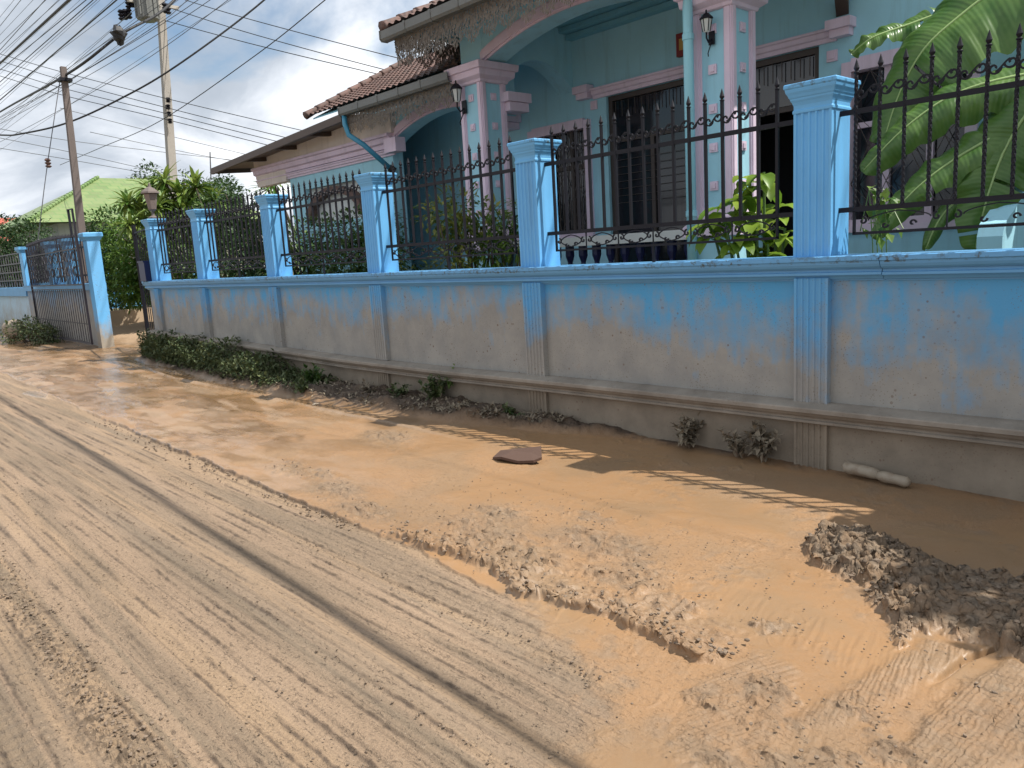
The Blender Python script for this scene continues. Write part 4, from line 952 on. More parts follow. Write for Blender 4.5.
# lime green plant with big drooping leaves
t = thing('lime_plant', (6.0, 3.3, .2), 'bright lime green plant with large drooping leaves by the right pink column', 'plant')
rnd = random.Random(5); st_ = MB(); lf_ = MB()
def bigleaf(m, c, d, L, W, droop, seg=5):
    d = d.normalized(); s = d.cross(Vector((0, 0, 1))).normalized(); p = Vector(c); v = d.copy(); vs = []; fs = []
    for k in range(seg+1):
        t_ = k/seg; w = W*.5*math.sin(math.pi*min(1, (.08+t_*.95)))**.8 if k < seg else .001; n = s.cross(v).normalized()
        vs += [p+s*w+n*w*.35, p.copy(), p-s*w+n*w*.35]; v = (v+Vector((0, 0, -droop/seg))).normalized(); p = p+v*L/seg
    for k in range(seg): a = k*3; fs += [(a, a+1, a+4, a+3), (a+1, a+2, a+5, a+4)]
    m.add(vs, fs)
for q_ in [at(764, 172, 6.9), at(742, 196, 6.8), at(722, 206, 6.8), at(778, 205, 7.0), at(756, 218, 6.8), at(785, 228, 7.0), at(735, 236, 6.8), at(768, 244, 6.8), at(750, 180, 7.0), at(712, 226, 6.9)]:
    x, y, h = q_.x, q_.y, q_.z
    st_.tube([(6.0, 3.3, 0), ((6+x)/2, (3.3+y)/2+.03, h*.5), (x, y, h)], [.022, .016, .010], 6)
    for k in range(9):
        a = rnd.uniform(0, 6.28); zz_ = h-rnd.uniform(0, .16); bigleaf(lf_, (x, y, zz_), Vector((math.cos(a), math.sin(a), rnd.uniform(.2, .9))), rnd.uniform(.17, .28), rnd.uniform(.10, .15), rnd.uniform(1.2, 2.4))
st_.build('stem', M['stem'], t); lf_.build('foliage', M['leaf_lime'], t, True, fix=False)
for (px, py, pz, s, lab) in ((5.9, 3.75, 1.30, 1.0, 'small spray of green leaves behind the coping in front of the downpipe'), (5.55, 3.3, 1.25, 1.0, 'low tuft of broad green leaves under the lime green plant')):
    t = thing('garden_plant', (px, py, .2), lab, 'plant'); st_ = MB(); lf_ = MB(); rnd = random.Random(int(px*100+py*10))
    for k in range(9):
        a = k*.7; st_.tube([(px, py, .1), (px+.05*math.cos(a), py+.05*math.sin(a), pz)], [.01, .006], 5); bigleaf(lf_, (px+.05*math.cos(a), py+.05*math.sin(a), pz), Vector((math.cos(a), math.sin(a), 1.1)), .28*s, .06, 1.6)
    st_.build('stem', M['stem'], t); lf_.build('foliage', M['leaf_fresh'], t, True, fix=False)
# vine on the right of the tall pillar
t = thing('vine', (5.32, 2.24, 1.3), 'little green vine hanging beside the tallest fluted pillar', 'vine'); st_ = MB(); lf_ = MB(); rnd = random.Random(9)
for s in range(4):
    y = 2.24-.03*s; st_.tube([(5.45, y-.05, .2), (5.42, y, 1.5), (5.3, y-.02, 1.86), (5.22, y-.06*s, 1.60)], .004, 4)
    for k in range(9): z = 1.55+rnd.random()*.36; leafquad(lf_, Vector((5.27+rnd.uniform(-.05, .08), y-rnd.random()*.12, z)), Vector((rnd.uniform(-1, .4), rnd.uniform(-1, .5), rnd.uniform(-1.2, .2))), Vector((0, 0, 1)), .085, .06)
st_.build('stem', M['stem'], t); lf_.build('foliage', M['leaf_fresh'], t, fix=False)

# banana plant
bt = thing('banana_plant', (8.0, .9, .1), 'large banana plant leaning over the railing at the right edge', 'banana plant')
MB().tube([(8.0, .9, 0), (7.98, .9, 1.0), (7.94, .9, 1.75), (7.9, .9, 2.4)], [.13, .11, .08, .05], 12).build('trunk', M['stem'], bt, True)
def banana_leaf(pts, W, seed, twist=0, tears=1, up0=(-.75, -.35, .75)):
    """pts: the midrib; blade of half width W with ripples and tears"""
    rnd = random.Random(seed); n = 64
    P = [Vector(p) for p in pts]
    def cat(t):
        s = t*(len(P)-1); i = min(int(s), len(P)-2); f_ = s-i; p0 = P[max(i-1, 0)]; p1 = P[i]; p2 = P[i+1]; p3 = P[min(i+2, len(P)-1)]
        return .5*((2*p1)+(p2-p0)*f_+(2*p0-5*p1+4*p2-p3)*f_*f_+(3*p1-p0-3*p2+p3)*f_**3)
    C_ = [cat(k/n) for k in range(n+1)]
    tear = {+1: set(rnd.sample(range(8, n-4), tears)), -1: set(rnd.sample(range(8, n-4), tears))}
    o_v = []; o_f = []; uvs = []
    nw_ = 5
    for sd in (1, -1):
        off = 0; droop = rnd.uniform(.1, .35); prev = None
        for k in range(n+1):
            t = k/n; tan = (C_[min(k+1, n)]-C_[max(k-1, 0)]).normalized(); upv = Vector(up0); s = tan.cross(upv).normalized(); nn = s.cross(tan).normalized()
            ang = twist*(t-.3); s2 = s*math.cos(ang)+nn*math.sin(ang); n2 = s2.cross(tan).normalized(); s2, nn = s2, n2
            if k in tear[sd]: droop = rnd.uniform(.1, .75); prev = None
            w = W*(min(1, t/.14)**.6)*(max(0, 1-t)**.42)*1.05*(1+.05*math.sin(t*40+seed)); row = []
            for j in range(nw_+1):
                a = j/nw_; rip = (.030*math.sin(t*31+seed*2+sd)+.016*math.sin(t*73+sd))*a
                q = C_[k]+s2*sd*w*a*math.cos(droop*a)+nn*(-w*math.sin(droop*a)*a+rip+.10*w*math.sin(math.pi*a))+tan*w*.28*a
                row.append(len(o_v)); o_v.append(q); uvs.append((t, a*sd))
            if prev: 
                for j in range(nw_): o_f.append((prev[j], prev[j+1], row[j+1], row[j]))
            if k in tear[sd]:
                pass
            prev = row
    me = bpy.data.meshes.new('leaf_blade'); me.from_pydata([tuple(v) for v in o_v], [], o_f); me.materials.append(M['banana']); uv = me.uv_layers.new(name='uv')
    for l in me.loops: uv.data[l.index].uv = uvs[l.vertex_index]
    me.polygons.foreach_set('use_smooth', [True]*len(me.polygons)); o = bpy.data.objects.new('leaf_blade', me); C.objects.link(o); o.parent = bt; o.matrix_parent_inverse = Matrix.Translation(bt.location).inverted()
    MB().tube(C_[::3], [.020*(1-.8*k/len(C_[::3])) for k in range(len(C_[::3]))], 6).build('midrib', M['midrib'], o, True)
BL = [([at(1090, -95, 8.4), at(1022, -32, 8.3), at(965, 12, 8.2), at(925, 48, 8.1), at(900, 92, 8.1), at(884, 140, 8.0)], .62, 1, -.35),
      ([at(1160, 60, 8.0), at(1040, 72, 7.9), at(960, 92, 7.8), at(905, 128, 7.7), at(862, 172, 7.7)], .34, 2, .2),
      ([at(1160, 115, 7.9), at(1040, 120, 7.8), at(970, 150, 7.7), at(915, 190, 7.6), at(872, 238, 7.6)], .24, 3, .2),
      ([at(1050, -8, 8.6), at(960, 8, 8.6), at(905, 26, 8.5), at(872, 38, 8.4), at(851, 54, 8.4)], .17, 4, .2),
      ([at(1120, 60, 7.8), at(1050, 90, 7.7), at(1010, 140, 7.7), at(988, 195, 7.6), at(975, 250, 7.6)], .38, 6, .2),
      ([at(1200, 150, 7.9), at(1050, 165, 7.8), at(985, 185, 7.7), at(945, 212, 7.7), at(925, 250, 7.6)], .16, 11, .2)]
for p_, w_, s_, tw in BL: banana_leaf(p_, w_, s_, tw)

shrub('shade_tree', (5.3, -.95, .1), 4.2, 1.25, 13000, .18, .11, 'leaf_mid', 'leafy tree behind the wall just outside the right edge, shading the mud heap', 'tree', seed=21, clumps=24)
# trees inside the gate: spiky rosettes on bare stems
def rosette_tree(base, heads, label, seed, L=.55, W=.07, n=34, mat='leaf_fresh', trunk='bark'):
    rnd = random.Random(seed); t = thing('rosette_tree', base, label, 'tree', 'spiky leaved trees inside the gate'); b = Vector(base); tr = MB(); cr = MB()
    for h in heads:
        h = Vector(h); mid = b.lerp(h, .55)+Vector((rnd.uniform(-.2, .2), rnd.uniform(-.2, .2), .1)); tr.tube([b, mid, h], [.07, .05, .03], 6)
        for k in range(n):
            a = rnd.uniform(0, 6.28); e = rnd.uniform(-.35, 1.3); bigleaf(cr, h, Vector((math.cos(a)*math.cos(e), math.sin(a)*math.cos(e), math.sin(e))), L*rnd.uniform(.7, 1.2), W, 1.1, 4)
    tr.build('trunk', M[trunk], t); cr.build('crown', M[mat], t, True, fix=False); return t
def heads(pxs, D): return [at(x, y, D+random.uniform(-.6, .6)) for x, y in pxs]
rosette_tree((9.2, 20.8, .1), heads([(165, 182), (180, 196), (150, 190), (196, 188), (205, 205), (172, 208), (186, 214), (215, 200), (158, 210)], 22.5), 'spiky leaved tree with long pale strap leaves behind the last pillar lantern', 31, .62, .11, 40, 'leaf_lime2')
rosette_tree((8.6, 21.5, .1), heads([(140, 208), (130, 226), (150, 235), (128, 205), (160, 225), (143, 222)], 22.8), 'spiky leaved tree standing left of the pillar lantern', 32, .55, .09, 40, 'leaf_lime2')
rosette_tree((10.5, 18.5, .1), [at(274, 184, 20.5), at(268, 190, 20.5)], 'little palm like plant just below the tip of the brown roof', 35, .5, .05, 24)
def pix_tree(base, cl, n, L, W, mat, label, seed, cat='tree', name='garden_tree', group=None):
    t = thing(name, base, label, cat, group); tr = MB(); b = Vector(base); C3 = [(at(x, y, D), r) for x, y, D, r in cl]
    tr.tube([b, b+Vector((0, 0, .6)), b+Vector((.05, .05, 1.4))], [.10, .08, .06], 6)
    for c_, r in C3: tr.tube([b+Vector((0, 0, .9)), (b+Vector((0, 0, 1.4))).lerp(c_, .5), c_], [.05, .035, .012], 5)
    tr.build('trunk', M['bark'], t); crown([(c_.x, c_.y, c_.z, r) for c_, r in C3], n, L, W, seed).build('crown', M[mat], t, fix=False); return t
def pc(x0, x1, y0, y1, D, r, n, seed):
    q = random.Random(seed); return [(q.uniform(x0, x1), q.uniform(y0, y1), D+q.uniform(-.7, .7), r*q.uniform(.7, 1.25)) for _ in range(n)]
pix_tree((8.0, 25.0, .1), pc(98, 120, 222, 288, 26, .50, 15, 1), 3600, .17, .07, 'leaf_mid', 'bushy green tree beside the dark pole inside the gate', 41)
pix_tree((8.4, 22.4, .1), pc(114, 150, 232, 298, 24, .50, 18, 2), 4200, .16, .07, 'leaf_fresh', 'bushy light green tree behind the narrow gate leaf', 42)
pix_tree((9.4, 21.4, .1), pc(150, 215, 215, 285, 22.5, .60, 20, 3), 5200, .15, .06, 'leaf_mid', 'green tree behind the two last railing panels', 43)
pix_tree((10.2, 19.6, .1), pc(212, 262, 205, 270, 21, .55, 14, 4), 3600, .14, .06, 'leaf_dark', 'dark tree between the round bush and the concrete power pole', 44)
pix_tree((11.5, 24.0, .1), pc(205, 238, 190, 225, 27, .5, 10, 5), 2200, .16, .06, 'leaf_dark', 'dark treetop above the railing left of the brown roof tip', 45)
for k, (x, y) in enumerate(((7.3, 25.6), (8.4, 25.7), (9.5, 25.8), (10.6, 25.8))):
    shrub('hedge_bush', (x, y, .3), .95, .75, 1100, .09, .05, 'leaf_dark', ['leftmost dark hedge bush on the low tan wall', 'second dark hedge bush from the left on the tan wall', 'third dark hedge bush from the left on the tan wall', 'rightmost dark hedge bush on the tan wall, behind the narrow gate'][k], 'bush', 'hedge bushes above the low tan wall', seed=50+k, clumps=9)
for k, (x, y, D) in enumerate(((5, 240, 36), (20, 243, 34), (-12, 235, 38))):
    c = at(x, y, D); shrub('far_bush', (c.x, c.y, .1), c.z+1.0, 1.5, 3600, .14, .08, 'leaf_dark', ['dark bush above the far left railing at the frame edge', 'dark bush between the far left wall and the green roof', 'dark bush cut off by the left edge of the photo'][k], 'bush', seed=60+k, clumps=16)
c = at(28, 330, 24); shrub('roadside_weed', (c.x, c.y, .02), .55, .7, 900, .10, .05, 'leaf_weed', 'low weeds at the foot of the open gate leaf', 'weed', seed=64, clumps=8)
c = at(48, 331, 23); shrub('roadside_weed', (c.x-.1, c.y, .02), .4, .6, 700, .10, .05, 'leaf_weed', 'ragged weeds below the middle of the open gate leaf', 'weed', seed=65, clumps=8)
# background trees against the sky
for k, (x, y, D, r) in enumerate(((148, 182, 48, 1.2), (160, 172, 50, 2.2), (182, 172, 52, 2.6), (205, 178, 50, 2.2), (222, 190, 46, 1.8))):
    c = at(x, y, D); t = thing('background_tree', (c.x, c.y, 0), ['leftmost far tree beside the green roof ridge', 'far tree just left of the concrete power pole', 'far tree right behind the concrete power pole', 'far tree to the right of the power pole', 'low far tree near the brown roof tip'][k], 'tree', 'distant dark trees on the skyline')
    MB().tube([(c.x, c.y, -.1), (c.x+.2, c.y, c.z*.5), (c.x, c.y, c.z-.5)], [.25, .18, .08], 6).build('trunk', M['bark'], t); rnd = random.Random(70+k)
    crown([(c.x+rnd.uniform(-1, 1)*r*.8, c.y+rnd.uniform(-1, 1)*r*.8, c.z-r*.7+rnd.uniform(-1, .75)*r*.9, r*rnd.uniform(.28, .45)) for _ in range(16)], 2600, .22, .13, 80+k, .3).build('crown', M['leaf_dark'], t, fix=False)

# weeds along the foot of the wall
def wx_(y): return float(np.interp(y, BK_Y, BK_X))
rnd = random.Random(91); m = MB(); mm = MB()
for k in range(11000):
    y = 8.6+(15.6-8.6)*rnd.random()**.8; x = rnd.uniform(wx_(y)+.12, 5.02); e = min(1, (y-8.4)/2.5); h = .50*e*(.45+.55*math.sin(y*2.3)**2)*rnd.random()
    if rnd.random() > e+.35: continue
    c = Vector((x, y, .06+h)); leafquad(m, c, rv(rnd)+Vector((-.3, -.2, .5)), Vector((0, 0, 1)), rnd.uniform(.04, .10), rnd.uniform(.02, .05))
o = m.build('weeds', M['leaf_weed'], None, fix=False); tag(o, 'dense low dark green weeds along the far foot of the muddy wall', 'weeds', kind='stuff')
rnd = random.Random(92); m = MB()
for k in range(3200):
    y = 4.7+6.3*rnd.random(); x = rnd.uniform(wx_(y)+.08, 5.02); bnd = .05+.07*rnd.random(); r_ = fade_ = .5+.5*math.sin(y*2.9+1)
    if rnd.random() > .25+.75*r_: continue
    leafquad(m, Vector((x, y, bnd)), rv(rnd)+Vector((0, 0, .25)), Vector((0, 0, 1)), rnd.uniform(.03, .085), rnd.uniform(.012, .035))
o = m.build('leaf_litter', M['leaf_mud'], None, fix=False); tag(o, 'mud coated stalks and dead leaves littering the dark soil bank', 'leaf litter', kind='stuff')
def weed(base, h, n, mat, label, seed, L=.06, spread=.16, stems=9):
    r = random.Random(seed); t = thing('weed_clump', base, label, 'weed'); st_ = MB(); lf_ = MB(); b = Vector(base)
    for s in range(stems):
        a = r.uniform(0, 6.28); top = b+Vector((spread*math.cos(a)*r.random(), spread*1.2*math.sin(a)*r.random(), h*r.uniform(.5, 1))); st_.tube([b, b.lerp(top, .6)+Vector((0, 0, .02)), top], [.005, .004, .002], 4)
        for k in range(n):
            c = b.lerp(top, r.uniform(.25, 1)); leafquad(lf_, c, rv(r)+Vector((0, 0, .4)), Vector((0, 0, 1)), L*r.uniform(.6, 1.2), L*.55)
    st_.build('stem', M['stem'] if mat != 'leaf_mud' else M['clod'], t); lf_.build('foliage', M[mat], t, fix=False); return t
weed((4.88, 6.55, .03), .34, 26, 'leaf_weed', 'tall dark weed clump with bright tip against the middle of the wall', 1, .07, .2, 14)
weed((4.95, 6.40, .22), .25, 12, 'leaf_fresh', 'fresh green feathery sprig rising above the dark weed by the ledge', 2, .045, .14, 6)
weed((4.83, 7.2, .03), .22, 16, 'leaf_weed', 'small weed below the second narrow pilaster from the far end, beside the soil bank', 3)
weed((4.78, 7.7, .03), .18, 16, 'leaf_mud', 'muddy weed on the brown soil bank left of the tall weed clump', 4)
weed((4.72, 5.95, .02), .16, 18, 'leaf_mud', 'dead muddy weed on the bank right of the tall weed clump', 5)
weed((4.76, 5.55, .02), .14, 18, 'leaf_mud', 'grey mud coated weed beside the fluted pilaster foot', 6)
weed((4.85, 5.32, .02), .17, 14, 'leaf_weed', 'little green grey weed touching the foot of the fluted pilaster', 7)
weed((4.93, 3.40, .02), .26, 22, 'leaf_mud', 'mud coated weed alone against the wall, left of the near pilaster', 8, .065, .15, 14)
weed((4.92, 2.98, .02), .20, 12, 'leaf_mud', 'spindly mud coated weed just left of the pair by the near pilaster', 9, .06, .12, 11)
weed((4.93, 2.78, .02), .28, 24, 'leaf_mud', 'bushy mud coated weed at the foot of the near pilaster', 10, .07, .17, 14)
weed((4.40, 8.6, .04), .20, 18, 'leaf_weed', 'low weed at the road edge of the soil bank', 14)
weed((4.75, 8.9, .04), .28, 22, 'leaf_mid', 'bright green weed at the near end of the dense weeds', 15, .07, .18, 12)

# ------------------------------------------------------------------ small things on the mud
def lump(c, r, seed, sq=(1, 1, .6), rough=.35):
    rnd = random.Random(seed); ph = [rnd.uniform(0, 6) for _ in range(6)]; vs = []; fs = []; n, k2 = 7, 9
    for i in range(n+1):
        for k in range(k2):
            a = math.pi*i/n; b = 2*math.pi*k/k2; q = r*(1+rough*rnd.uniform(-1, 1)); vs.append((c[0]+q*sq[0]*math.sin(a)*math.cos(b), c[1]+q*sq[1]*math.sin(a)*math.sin(b), c[2]+q*sq[2]*math.cos(a)))
    for i in range(n):
        for k in range(k2): a, b = i*k2+k, i*k2+(k+1) % k2; fs.append((a, b, b+k2, a+k2))
    return vs, fs
rnd = random.Random(17); m = MB()
TEMPL = []
for q in range(8):
    vs0, fs0 = [], []
    vs0.append((0, 0, 1))
    for i in (1, 2):
        for k in range(5): a = math.pi*i/3; b_ = 2*math.pi*(k+.5*i)/5; vs0.append((math.sin(a)*math.cos(b_), math.sin(a)*math.sin(b_), math.cos(a)))
    vs0.append((0, 0, -1)); vs0 = [tuple(c_*rnd.uniform(.7, 1.3) for c_ in v) for v in vs0]
    for k in range(5): n_ = (k+1) % 5; fs0 += [(0, 1+k, 1+n_), (1+k, 6+k, 1+n_), (1+n_, 6+k, 6+n_), (6+k, 11, 6+n_)]
    TEMPL.append((vs0, fs0))
def crumb(x, y, z, r):
    vs0, fs0 = TEMPL[rnd.randrange(8)]; a = rnd.uniform(0, 6.28); c_, s_ = math.cos(a), math.sin(a); e, f2 = rnd.uniform(.7, 1.5), rnd.uniform(.55, 1.0)
    m.add([(x+(v[0]*e*c_-v[1]*s_)*r, y+(v[0]*e*s_+v[1]*c_)*r, z+v[2]*r*f2) for v in vs0], fs0)
for cx, n, sp, y0, y1, s in ((.64, 420, .045, 2.3, 6.5, .007), (.60, 300, .09, 2.3, 9, .005), (1.42, 160, .02, 1.6, 8, .005), (2.0, 160, .03, 1.8, 8, .005), (1.1, 120, .05, 2, 8, .005), (2.3, 200, .05, 4, 9.5, .009), (.95, 120, .15, 2, 9, .004), (1.75, 160, .3, 1.6, 9, .004)):
    for k in range(n): y = y0+(y1-y0)*rnd.random()**1.5; crumb(cx+rnd.gauss(0, sp), y, rnd.uniform(.004, .012), s*rnd.uniform(.4, 1.3))
for sx, sy, sr in SPOTS:
    for k in range(7): a = rnd.uniform(0, 6.28); q = sr*rnd.random()**.5*1.3; crumb(sx+q*math.cos(a), sy+q*math.sin(a)*1.3, .022+rnd.random()*.012, rnd.uniform(.002, .008))
for k in range(320):
    y = rnd.uniform(1.5, 3.8); x = float(np.interp(y, [q[1] for q in BERM[::-1]], [q[0] for q in BERM[::-1]]))+abs(rnd.gauss(0, .09))-.01; crumb(x, y, .03+rnd.random()*.02, rnd.uniform(.003, .011))
for k in range(500): crumb(rnd.uniform(2.3, 3.6), rnd.uniform(.6, 4.2), .018, rnd.uniform(.002, .005))
xs_, ys_ = np.array([rnd.uniform(2.8, 4.0) for _ in range(1500)]), np.array([rnd.uniform(.4, 1.9) for _ in range(1500)]); sd_ = poly_sd(xs_, ys_, PILE)
for x, y, s in zip(xs_, ys_, sd_):
    if s > .0 and not (3.15 < x < 3.7 and .65 < y < 1.2 and rnd.random() < .8): crumb(x, y, .02+min(s, .14)*.45+rnd.random()*.02, .0025+.013*rnd.random()**3)
o = m.build('mud_crumbs', M['clod'], None, fix=False); tag(o, 'crumbs and clods of drying mud scattered over the ruts and heaps', 'mud crumbs', kind='stuff')
# curled dead leaf / slab of mud
c0 = (3.95, 4.33)
V = [(-.13, .16, .02), (.02, .20, .045), (.12, .16, .02), (-.15, .02, .05), (.0, .03, .075), (.13, .02, .045), (-.13, -.12, .03), (.02, -.16, .055), (.12, -.17, .10), (-.04, -.24, .04), (.05, -.25, .03)]
tops = [(c0[0]+x*.8, c0[1]+y*.95, z+.01) for x, y, z in V]; bots = [(a, b, c-.02) for a, b, c in tops]; Fq = [(0, 1, 4, 3), (1, 2, 5, 4), (3, 4, 7, 6), (4, 5, 8, 7), (6, 7, 9), (7, 8, 10, 9)]
rn_ = random.Random(4); tops = [(a+rn_.uniform(-.02, .02), b+rn_.uniform(-.02, .02), c+rn_.uniform(-.012, .022)) for a, b, c in tops]; bots = [(a, b, c-.02) for a, b, c in tops]
mm = MB().add(tops, Fq).add(bots, [f_[::-1] for f_ in Fq]).add(tops+bots, [(0, 3, 14, 11), (3, 6, 17, 14), (6, 9, 20, 17), (9, 10, 21, 20), (10, 8, 19, 21), (8, 5, 16, 19), (5, 2, 13, 16), (2, 1, 12, 13), (1, 0, 11, 12)])
o = mm.build('broken_slab', M['brownleaf']); tag(o, 'dark brown broken slab lying alone in the smooth wet mud', 'debris')
# muddy bottle
t = thing('muddy_bottle', (4.92, 2.0, .03), 'pale mud coated plastic bottle lying against the foot of the wall', 'bottle')
MB().tube([(4.95, 2.20, .065), (4.95, 2.19, .068), (4.945, 2.02, .060), (4.94, 1.98, .055)], [.030, .038, .038, .03], 12).build('bottle_body', M['plastic_white'], t, True)
MB().tube([(4.938, 1.985, .055), (4.93, 1.93, .052), (4.925, 1.86, .05), (4.92, 1.80, .045), (4.915, 1.78, .045)], [.026, .038, .032, .036, .02], 10).build('crushed_end', M['plastic_white'], t, True)
# small litter
for (x, y, lab) in ((4.55, 7.35, 'white scrap of litter on the soil bank'), (4.20, 7.9, 'tiny white scrap at the road edge of the soil bank'), (4.45, 13.0, 'pale scrap lying below the dense weeds')):
    v, f_ = lump((x, y, .085 if x > 4.3 else .03), .035, int(y*10), (1.2, .8, .35), .5); tag(MB().add(v, f_).build('litter_scrap', M['plastic_white']), lab, 'litter')

# ------------------------------------------------------------------ poles and wires
def pole(top, low, H_, w, mat, label, name='utility_pole'):
    """leans the way it does in the photo; from two points of its axis down to the ground"""
    top, low = Vector(top), Vector(low); u = (top-low)/(top.z-low.z); foot = low-u*low.z; head = top+u*H_
    t = thing(name, tuple(foot), label, 'utility pole'); MB().tube([foot, head], [w*1.25, w*.85], 4).build('shaft', M[mat], t); return t, foot, head, u
p1, f1, h1, u1 = pole(at(63, 67, 25), at(82, 235, 25), 0, .115, 'darkpole', 'shorter dark leaning pole behind the gate with a cable clamped on top')
MB().box(h1.x-.15, h1.x+.15, h1.y-.15, h1.y+.15, h1.z-.38, h1.z-.30).build('clamp', M['iron'], p1)
p2, f2, h2, u2 = pole(at(161, 10, 30), at(172, 172, 30), 1.8, .165, 'concrete', 'tall concrete power pole carrying the transformer')
def ins(mb, p, r=.07, h=.22): mb.lathe((p.x, p.y, p.z-h/2), [(r*.5, 0), (r, h*.15), (r*.45, h*.3), (r, h*.5), (r*.45, h*.65), (r, h*.8), (r*.5, h)], 8)
m = MB()
for x, y in ((168, 100), (168, 107), (169, 114), (170, 121)): ins(m, at(x, y, 29.7), .09, .16)
m.build('insulator_rack', M['iron'], p2)
a = at(128, 0, 29); b = at(178, 8, 30.5); m = MB().tube([a, b], .07, 4).tube([at(125, -14, 29), at(185, -6, 31)], .07, 4)
m.build('crossarm', M['concrete'], p2)
m = MB()
for x, y in ((128, 3), (132, 2), (136, 1), (121, 15), (125, 14.5), (129, 13.5), (165, 8), (168, 9)): ins(m, at(x, y, 29.4), .10, .32)
m.build('insulator', M['iron'], p2)
c = at(146, 1, 29.2); tr = thing('transformer', tuple(c), 'grey transformer hung near the top of the concrete pole', 'transformer')
MB().lathe((c.x, c.y, c.z-.62), [(.22, 0), (.34, .06), (.34, .9), (.28, 1.0)], 16).build('tank', M['gutter'], tr)
m = MB()
for k in range(10): a = 2*math.pi*k/10; m.box(c.x+.36*math.cos(a)-.02, c.x+.36*math.cos(a)+.02, c.y+.36*math.sin(a)-.02, c.y+.36*math.sin(a)+.02, c.z-.5, c.z+.3)
m.build('cooling_fin', M['gutter'], tr)
def cable(pts, r, label=None, sag=0, mat='wire', group='overhead wires above the road', name='overhead_wire', n=18, wob=0):
    P = [Vector(p) for p in pts]; out_ = []
    if len(P) == 2:
        rr = random.Random(int(P[0].x*1000)); 
        for k in range(n+1): t = k/n; q = P[0].lerp(P[1], t); q.z -= sag*4*t*(1-t); q.z += wob*math.sin(t*37+P[0].x); out_.append(q)
    else:
        for i in range(len(P)-1):
            p0 = P[max(i-1, 0)]; p1 = P[i]; p2_ = P[i+1]; p3 = P[min(i+2, len(P)-1)]
            for k in range(8): f_ = k/8; out_.append(.5*((2*p1)+(p2_-p0)*f_+(2*p0-5*p1+4*p2_-p3)*f_*f_+(3*p1-p0-3*p2_+p3)*f_**3))
        out_.append(P[-1])
    o = MB().tube(out_, r, 5).build(name, M[mat], None, True, fix=False); return tag(o, label, 'wire', group)
# runs parallel to the road: (ratio X/(Z-eye) at two places) seen through a top pixel and an edge pixel
def run(pt, pe, z0, r, label, mat='wire', drop=0, y0=None, ext=60, group='thin grey wires fanning over the road at the left'):
    d = RT*(pt[0]-512)-UP*(pt[1]-384)+FW*F_PX; A = d*((z0-EYE)/d.z); A.z += EYE
    d = RT*(pe[0]-512)-UP*(pe[1]-384)+FW*F_PX; B = d*((z0-drop-EYE)/d.z); B.z += EYE
    u = (B-A); A2 = A-u*2.2; B2 = B+u*(ext/max(u.length, .1)); k = (B2-A2)
    return cable([A2, B2], r, label, 0, mat, group)
for k, (a, b, z) in enumerate([((140, -10), (0, 96), 9.5), ((124, -10), (0, 104), 9.4), ((108, -10), (0, 86), 9.0), ((66, -6), (0, 54), 8.8), ((52, -6), (0, 44), 8.6), ((24, -4), (0, 26), 8.5), ((150, -4), (0, 130), 9.2), ((186, -6), (0, 134), 9.6), ((240, -6), (0, 150), 9.8)]):
    run(a, b, z, .0075, 'faint grey wire of the upper left fan, %s counted along the top edge' % ['fifth', 'fourth faint one', 'sixth', 'third faint one', 'second faint one', 'first', 'seventh', 'eighth', 'last'][k])
run((113, 3), (0, 100), 9.5, .022, 'black service cable running to the left edge just above the sagging ones', 'cable', group='thick black cables over the road')
cable([(2.5, -22, 5.6), (3.05, -8, 5.0), (3.41, -.95, 5.1), (3.75, 4.5, 5.42), (4.10, 9.9, 5.9), (5.2, 26, 7.4), (6.8, 50, 9.6)], .026, 'tangled dark cable passing left of the transformer', mat='cable', group='thick black cables over the road')
run((93, 0), (0, 82), 9.0, .014, 'thin cable twisted beside the tangled dark cable', 'cable', group='thick black cables over the road')
run((86, 0), (0, 70), 9.0, .012, 'loose cable just above the tangled dark cable', 'cable', group='thick black cables over the road')
for k, (a, b, z, r) in enumerate([((45, 0), (0, 50), 6.5, .014), ((33, 0), (0, 35), 6.5, .007), ((14, 0), (0, 17), 6.5, .007), ((58, 0), (0, 58), 6.5, .006), ((72, 0), (0, 66), 6.6, .006), ((100, 0), (0, 90), 6.4, .006), ((120, 22), (0, 122), 7.0, .008), ((128, 24), (0, 124), 7.2, .008), ((80, 0), (0, 74), 7.0, .006), ((150, 26), (0, 126), 7.3, .006)]):
    run(a, b, z+1.2, r*.62, 'thin grey wire reaching the left edge, number %s from the top of the fan' % ['three', 'two', 'one', 'four', 'five', 'eight', 'nine', 'ten', 'six', 'eleven'][k])
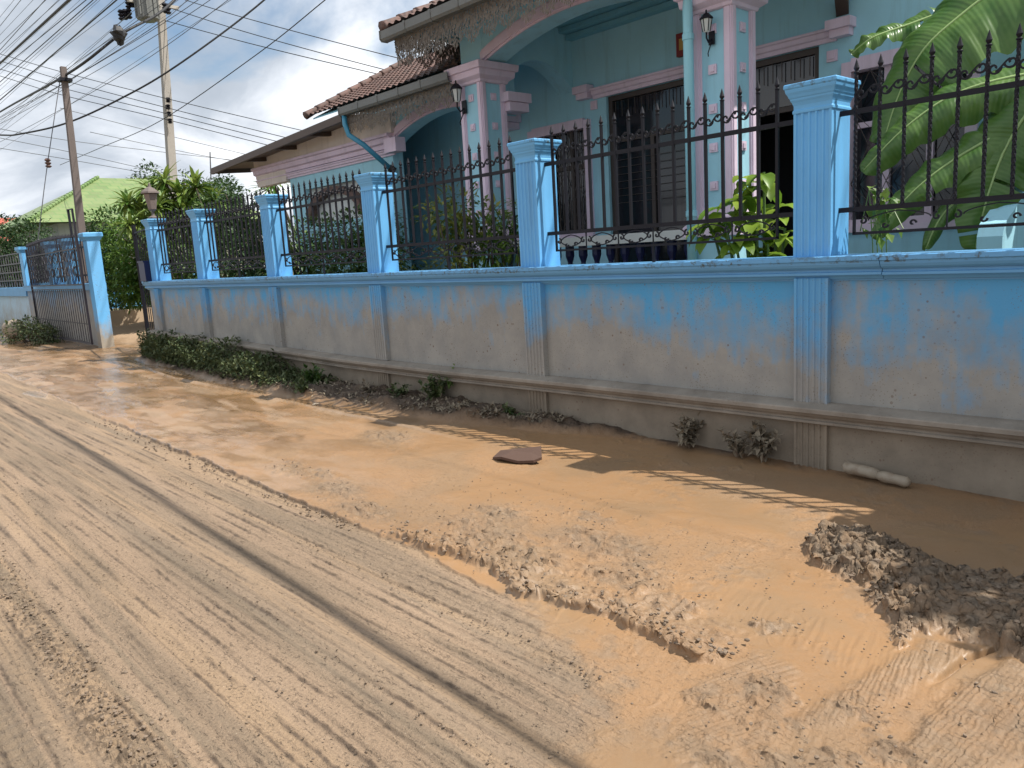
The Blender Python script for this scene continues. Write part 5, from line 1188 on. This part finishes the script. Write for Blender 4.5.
# main bundle over both poles
B0 = at(188, -12, 14); B1 = at(158, 14, 20); B2 = at(120, 35, 23); B3 = at(66, 75, 25); B4 = at(0, 112, 42); B5 = at(-60, 150, 60)
o = cable([at(300, -110, 26), at(188, -12, 25), at(158, 14, 24), B2, B3, B4, B5], .036, 'thick black cable bundle clamped to the dark pole and crossing the concrete pole', mat='cable', group='thick black cables over the road')
v, f_ = lump(at(119, 35, 22.8), .17, 5, (1.0, 1, 1.2), .35); tag(MB().add(v, f_).build('cable_joint', M['cable']), 'black splice box lashed to the thick cable bundle', 'cable joint')
cable([at(300, -98, 26), at(190, -2, 25), at(158, 24, 24), at(66, 82, 25), at(0, 118, 42), at(-60, 154, 60)], .010, 'thin cable hanging just under the thick bundle', mat='cable', group='thick black cables over the road')
for k, (a, b, c) in enumerate([((210, 0), (105, 66), (0, 124)), ((228, 0), (120, 76), (0, 142)), ((198, 0), (100, 62), (0, 120)), ((172, -4), (80, 60), (0, 117))]):
    cable([at(a[0]+60, a[1]-52, 24), at(*a, 25), at(*b, 30), at(*c, 45), at(c[0]-60, c[1]+30, 60)], .010, ['lower thin wire crossing the concrete pole well below the thick bundle', 'lowest thin wire crossing the concrete pole on its way to the left edge', 'thin wire just below the thick bundle where it leaves the frame top', 'thin wire crossing the transformer above the thick bundle'][k])
cable([at(330, -60, 26), at(256, 7, 26), at(175, 67, 26), at(120, 99, 27), at(67, 123, 28), at(20, 134, 30), at(0, 135, 32), at(-60, 133, 36)], .028, 'lone thick black cable sagging across the middle of the sky', mat='cable', group='thick black cables over the road')
cable([at(400, -62, 18), at(325, 0, 20), at(256, 55, 23), at(160, 121, 29), at(100, 148, 36), at(60, 165, 44)], .013, 'straight dark wire rising to the right from the concrete pole', mat='cable', group='thick black cables over the road')
for k, (a, b, c) in enumerate([((185, 0), (256, 21), (402, 59)), ((170, 8), (256, 35), (402, 74)), ((163, 20), (256, 45), (395, 78))]):
    cable([at(*a, 30), at(*b, 27), at(*c, 24), at(c[0]+120, c[1]+26, 22)], .013, ['topmost of three wires from the concrete pole to the tiled roof', 'middle of three wires from the concrete pole to the tiled roof', 'lowest of three wires from the concrete pole to the tiled roof'][k], mat='cable', group='three wires from the concrete pole towards the house')
for k, (a, b, c, d_) in enumerate([((0, 54), (62, 72), (160, 97), (300, 130)), ((0, 61), (62, 80), (160, 106), (300, 141)), ((0, 69), (62, 88), (160, 112), (300, 147)), ((0, 76), (62, 95), (160, 118), (300, 153))]):
    cable([at(a[0]-60, a[1]-17, 40), at(*a, 36), at(*b, 33), at(*c, 29.7), at(*d_, 27), at(d_[0]+100, d_[1]+22, 26)], .012, ['highest of the four wires on the insulator rack', 'second highest of the four wires on the insulator rack', 'third of the four wires on the insulator rack from the top', 'lowest of the four wires on the insulator rack'][k], mat='cable', group='four wires crossing the concrete pole at its insulator rack')
for k, (a, b, c) in enumerate([((-20, 134), (70, 152), (150, 170)), ((-20, 125), (80, 142), (250, 162)), ((-20, 145), (60, 158), (140, 172)), ((60, 108), (170, 136), (290, 165)), ((90, 132), (200, 155), (300, 172))]):
    cable([at(*a, 42), at(*b, 44), at(*c, 48)], .014, ['uppermost faint low wire reaching the left edge', 'faint low wire crossing the concrete pole foot', 'lowest faint wire above the green roof', 'faint wire ending behind the brown roof tip, the higher one', 'faint wire ending behind the brown roof tip, the lower one'][k], group='faint low wires just above the roofs')
# guy wire with its egg insulator
g_ = thing('guy_wire', tuple(at(44, 190, 24.5)), 'slack guy wire with an egg insulator left of the dark pole', 'guy wire')
MB().tube([at(60, 80, 25), at(54, 120, 24.8), at(48, 160, 24.6), at(44, 190, 24.5), at(38, 240, 24.4)], .014, 4).build('wire', M['wire'], g_); m = MB(); ins(m, at(48, 163, 24.6), .085, .24); m.build('insulator', M['tile'], g_)
an = at(211, 180, 40); tag(MB().tube([at(210, 152, 40), an], .03, 4).build('antenna_mast', M['wire']), 'thin antenna mast rising left of the brown roof tip', 'antenna')
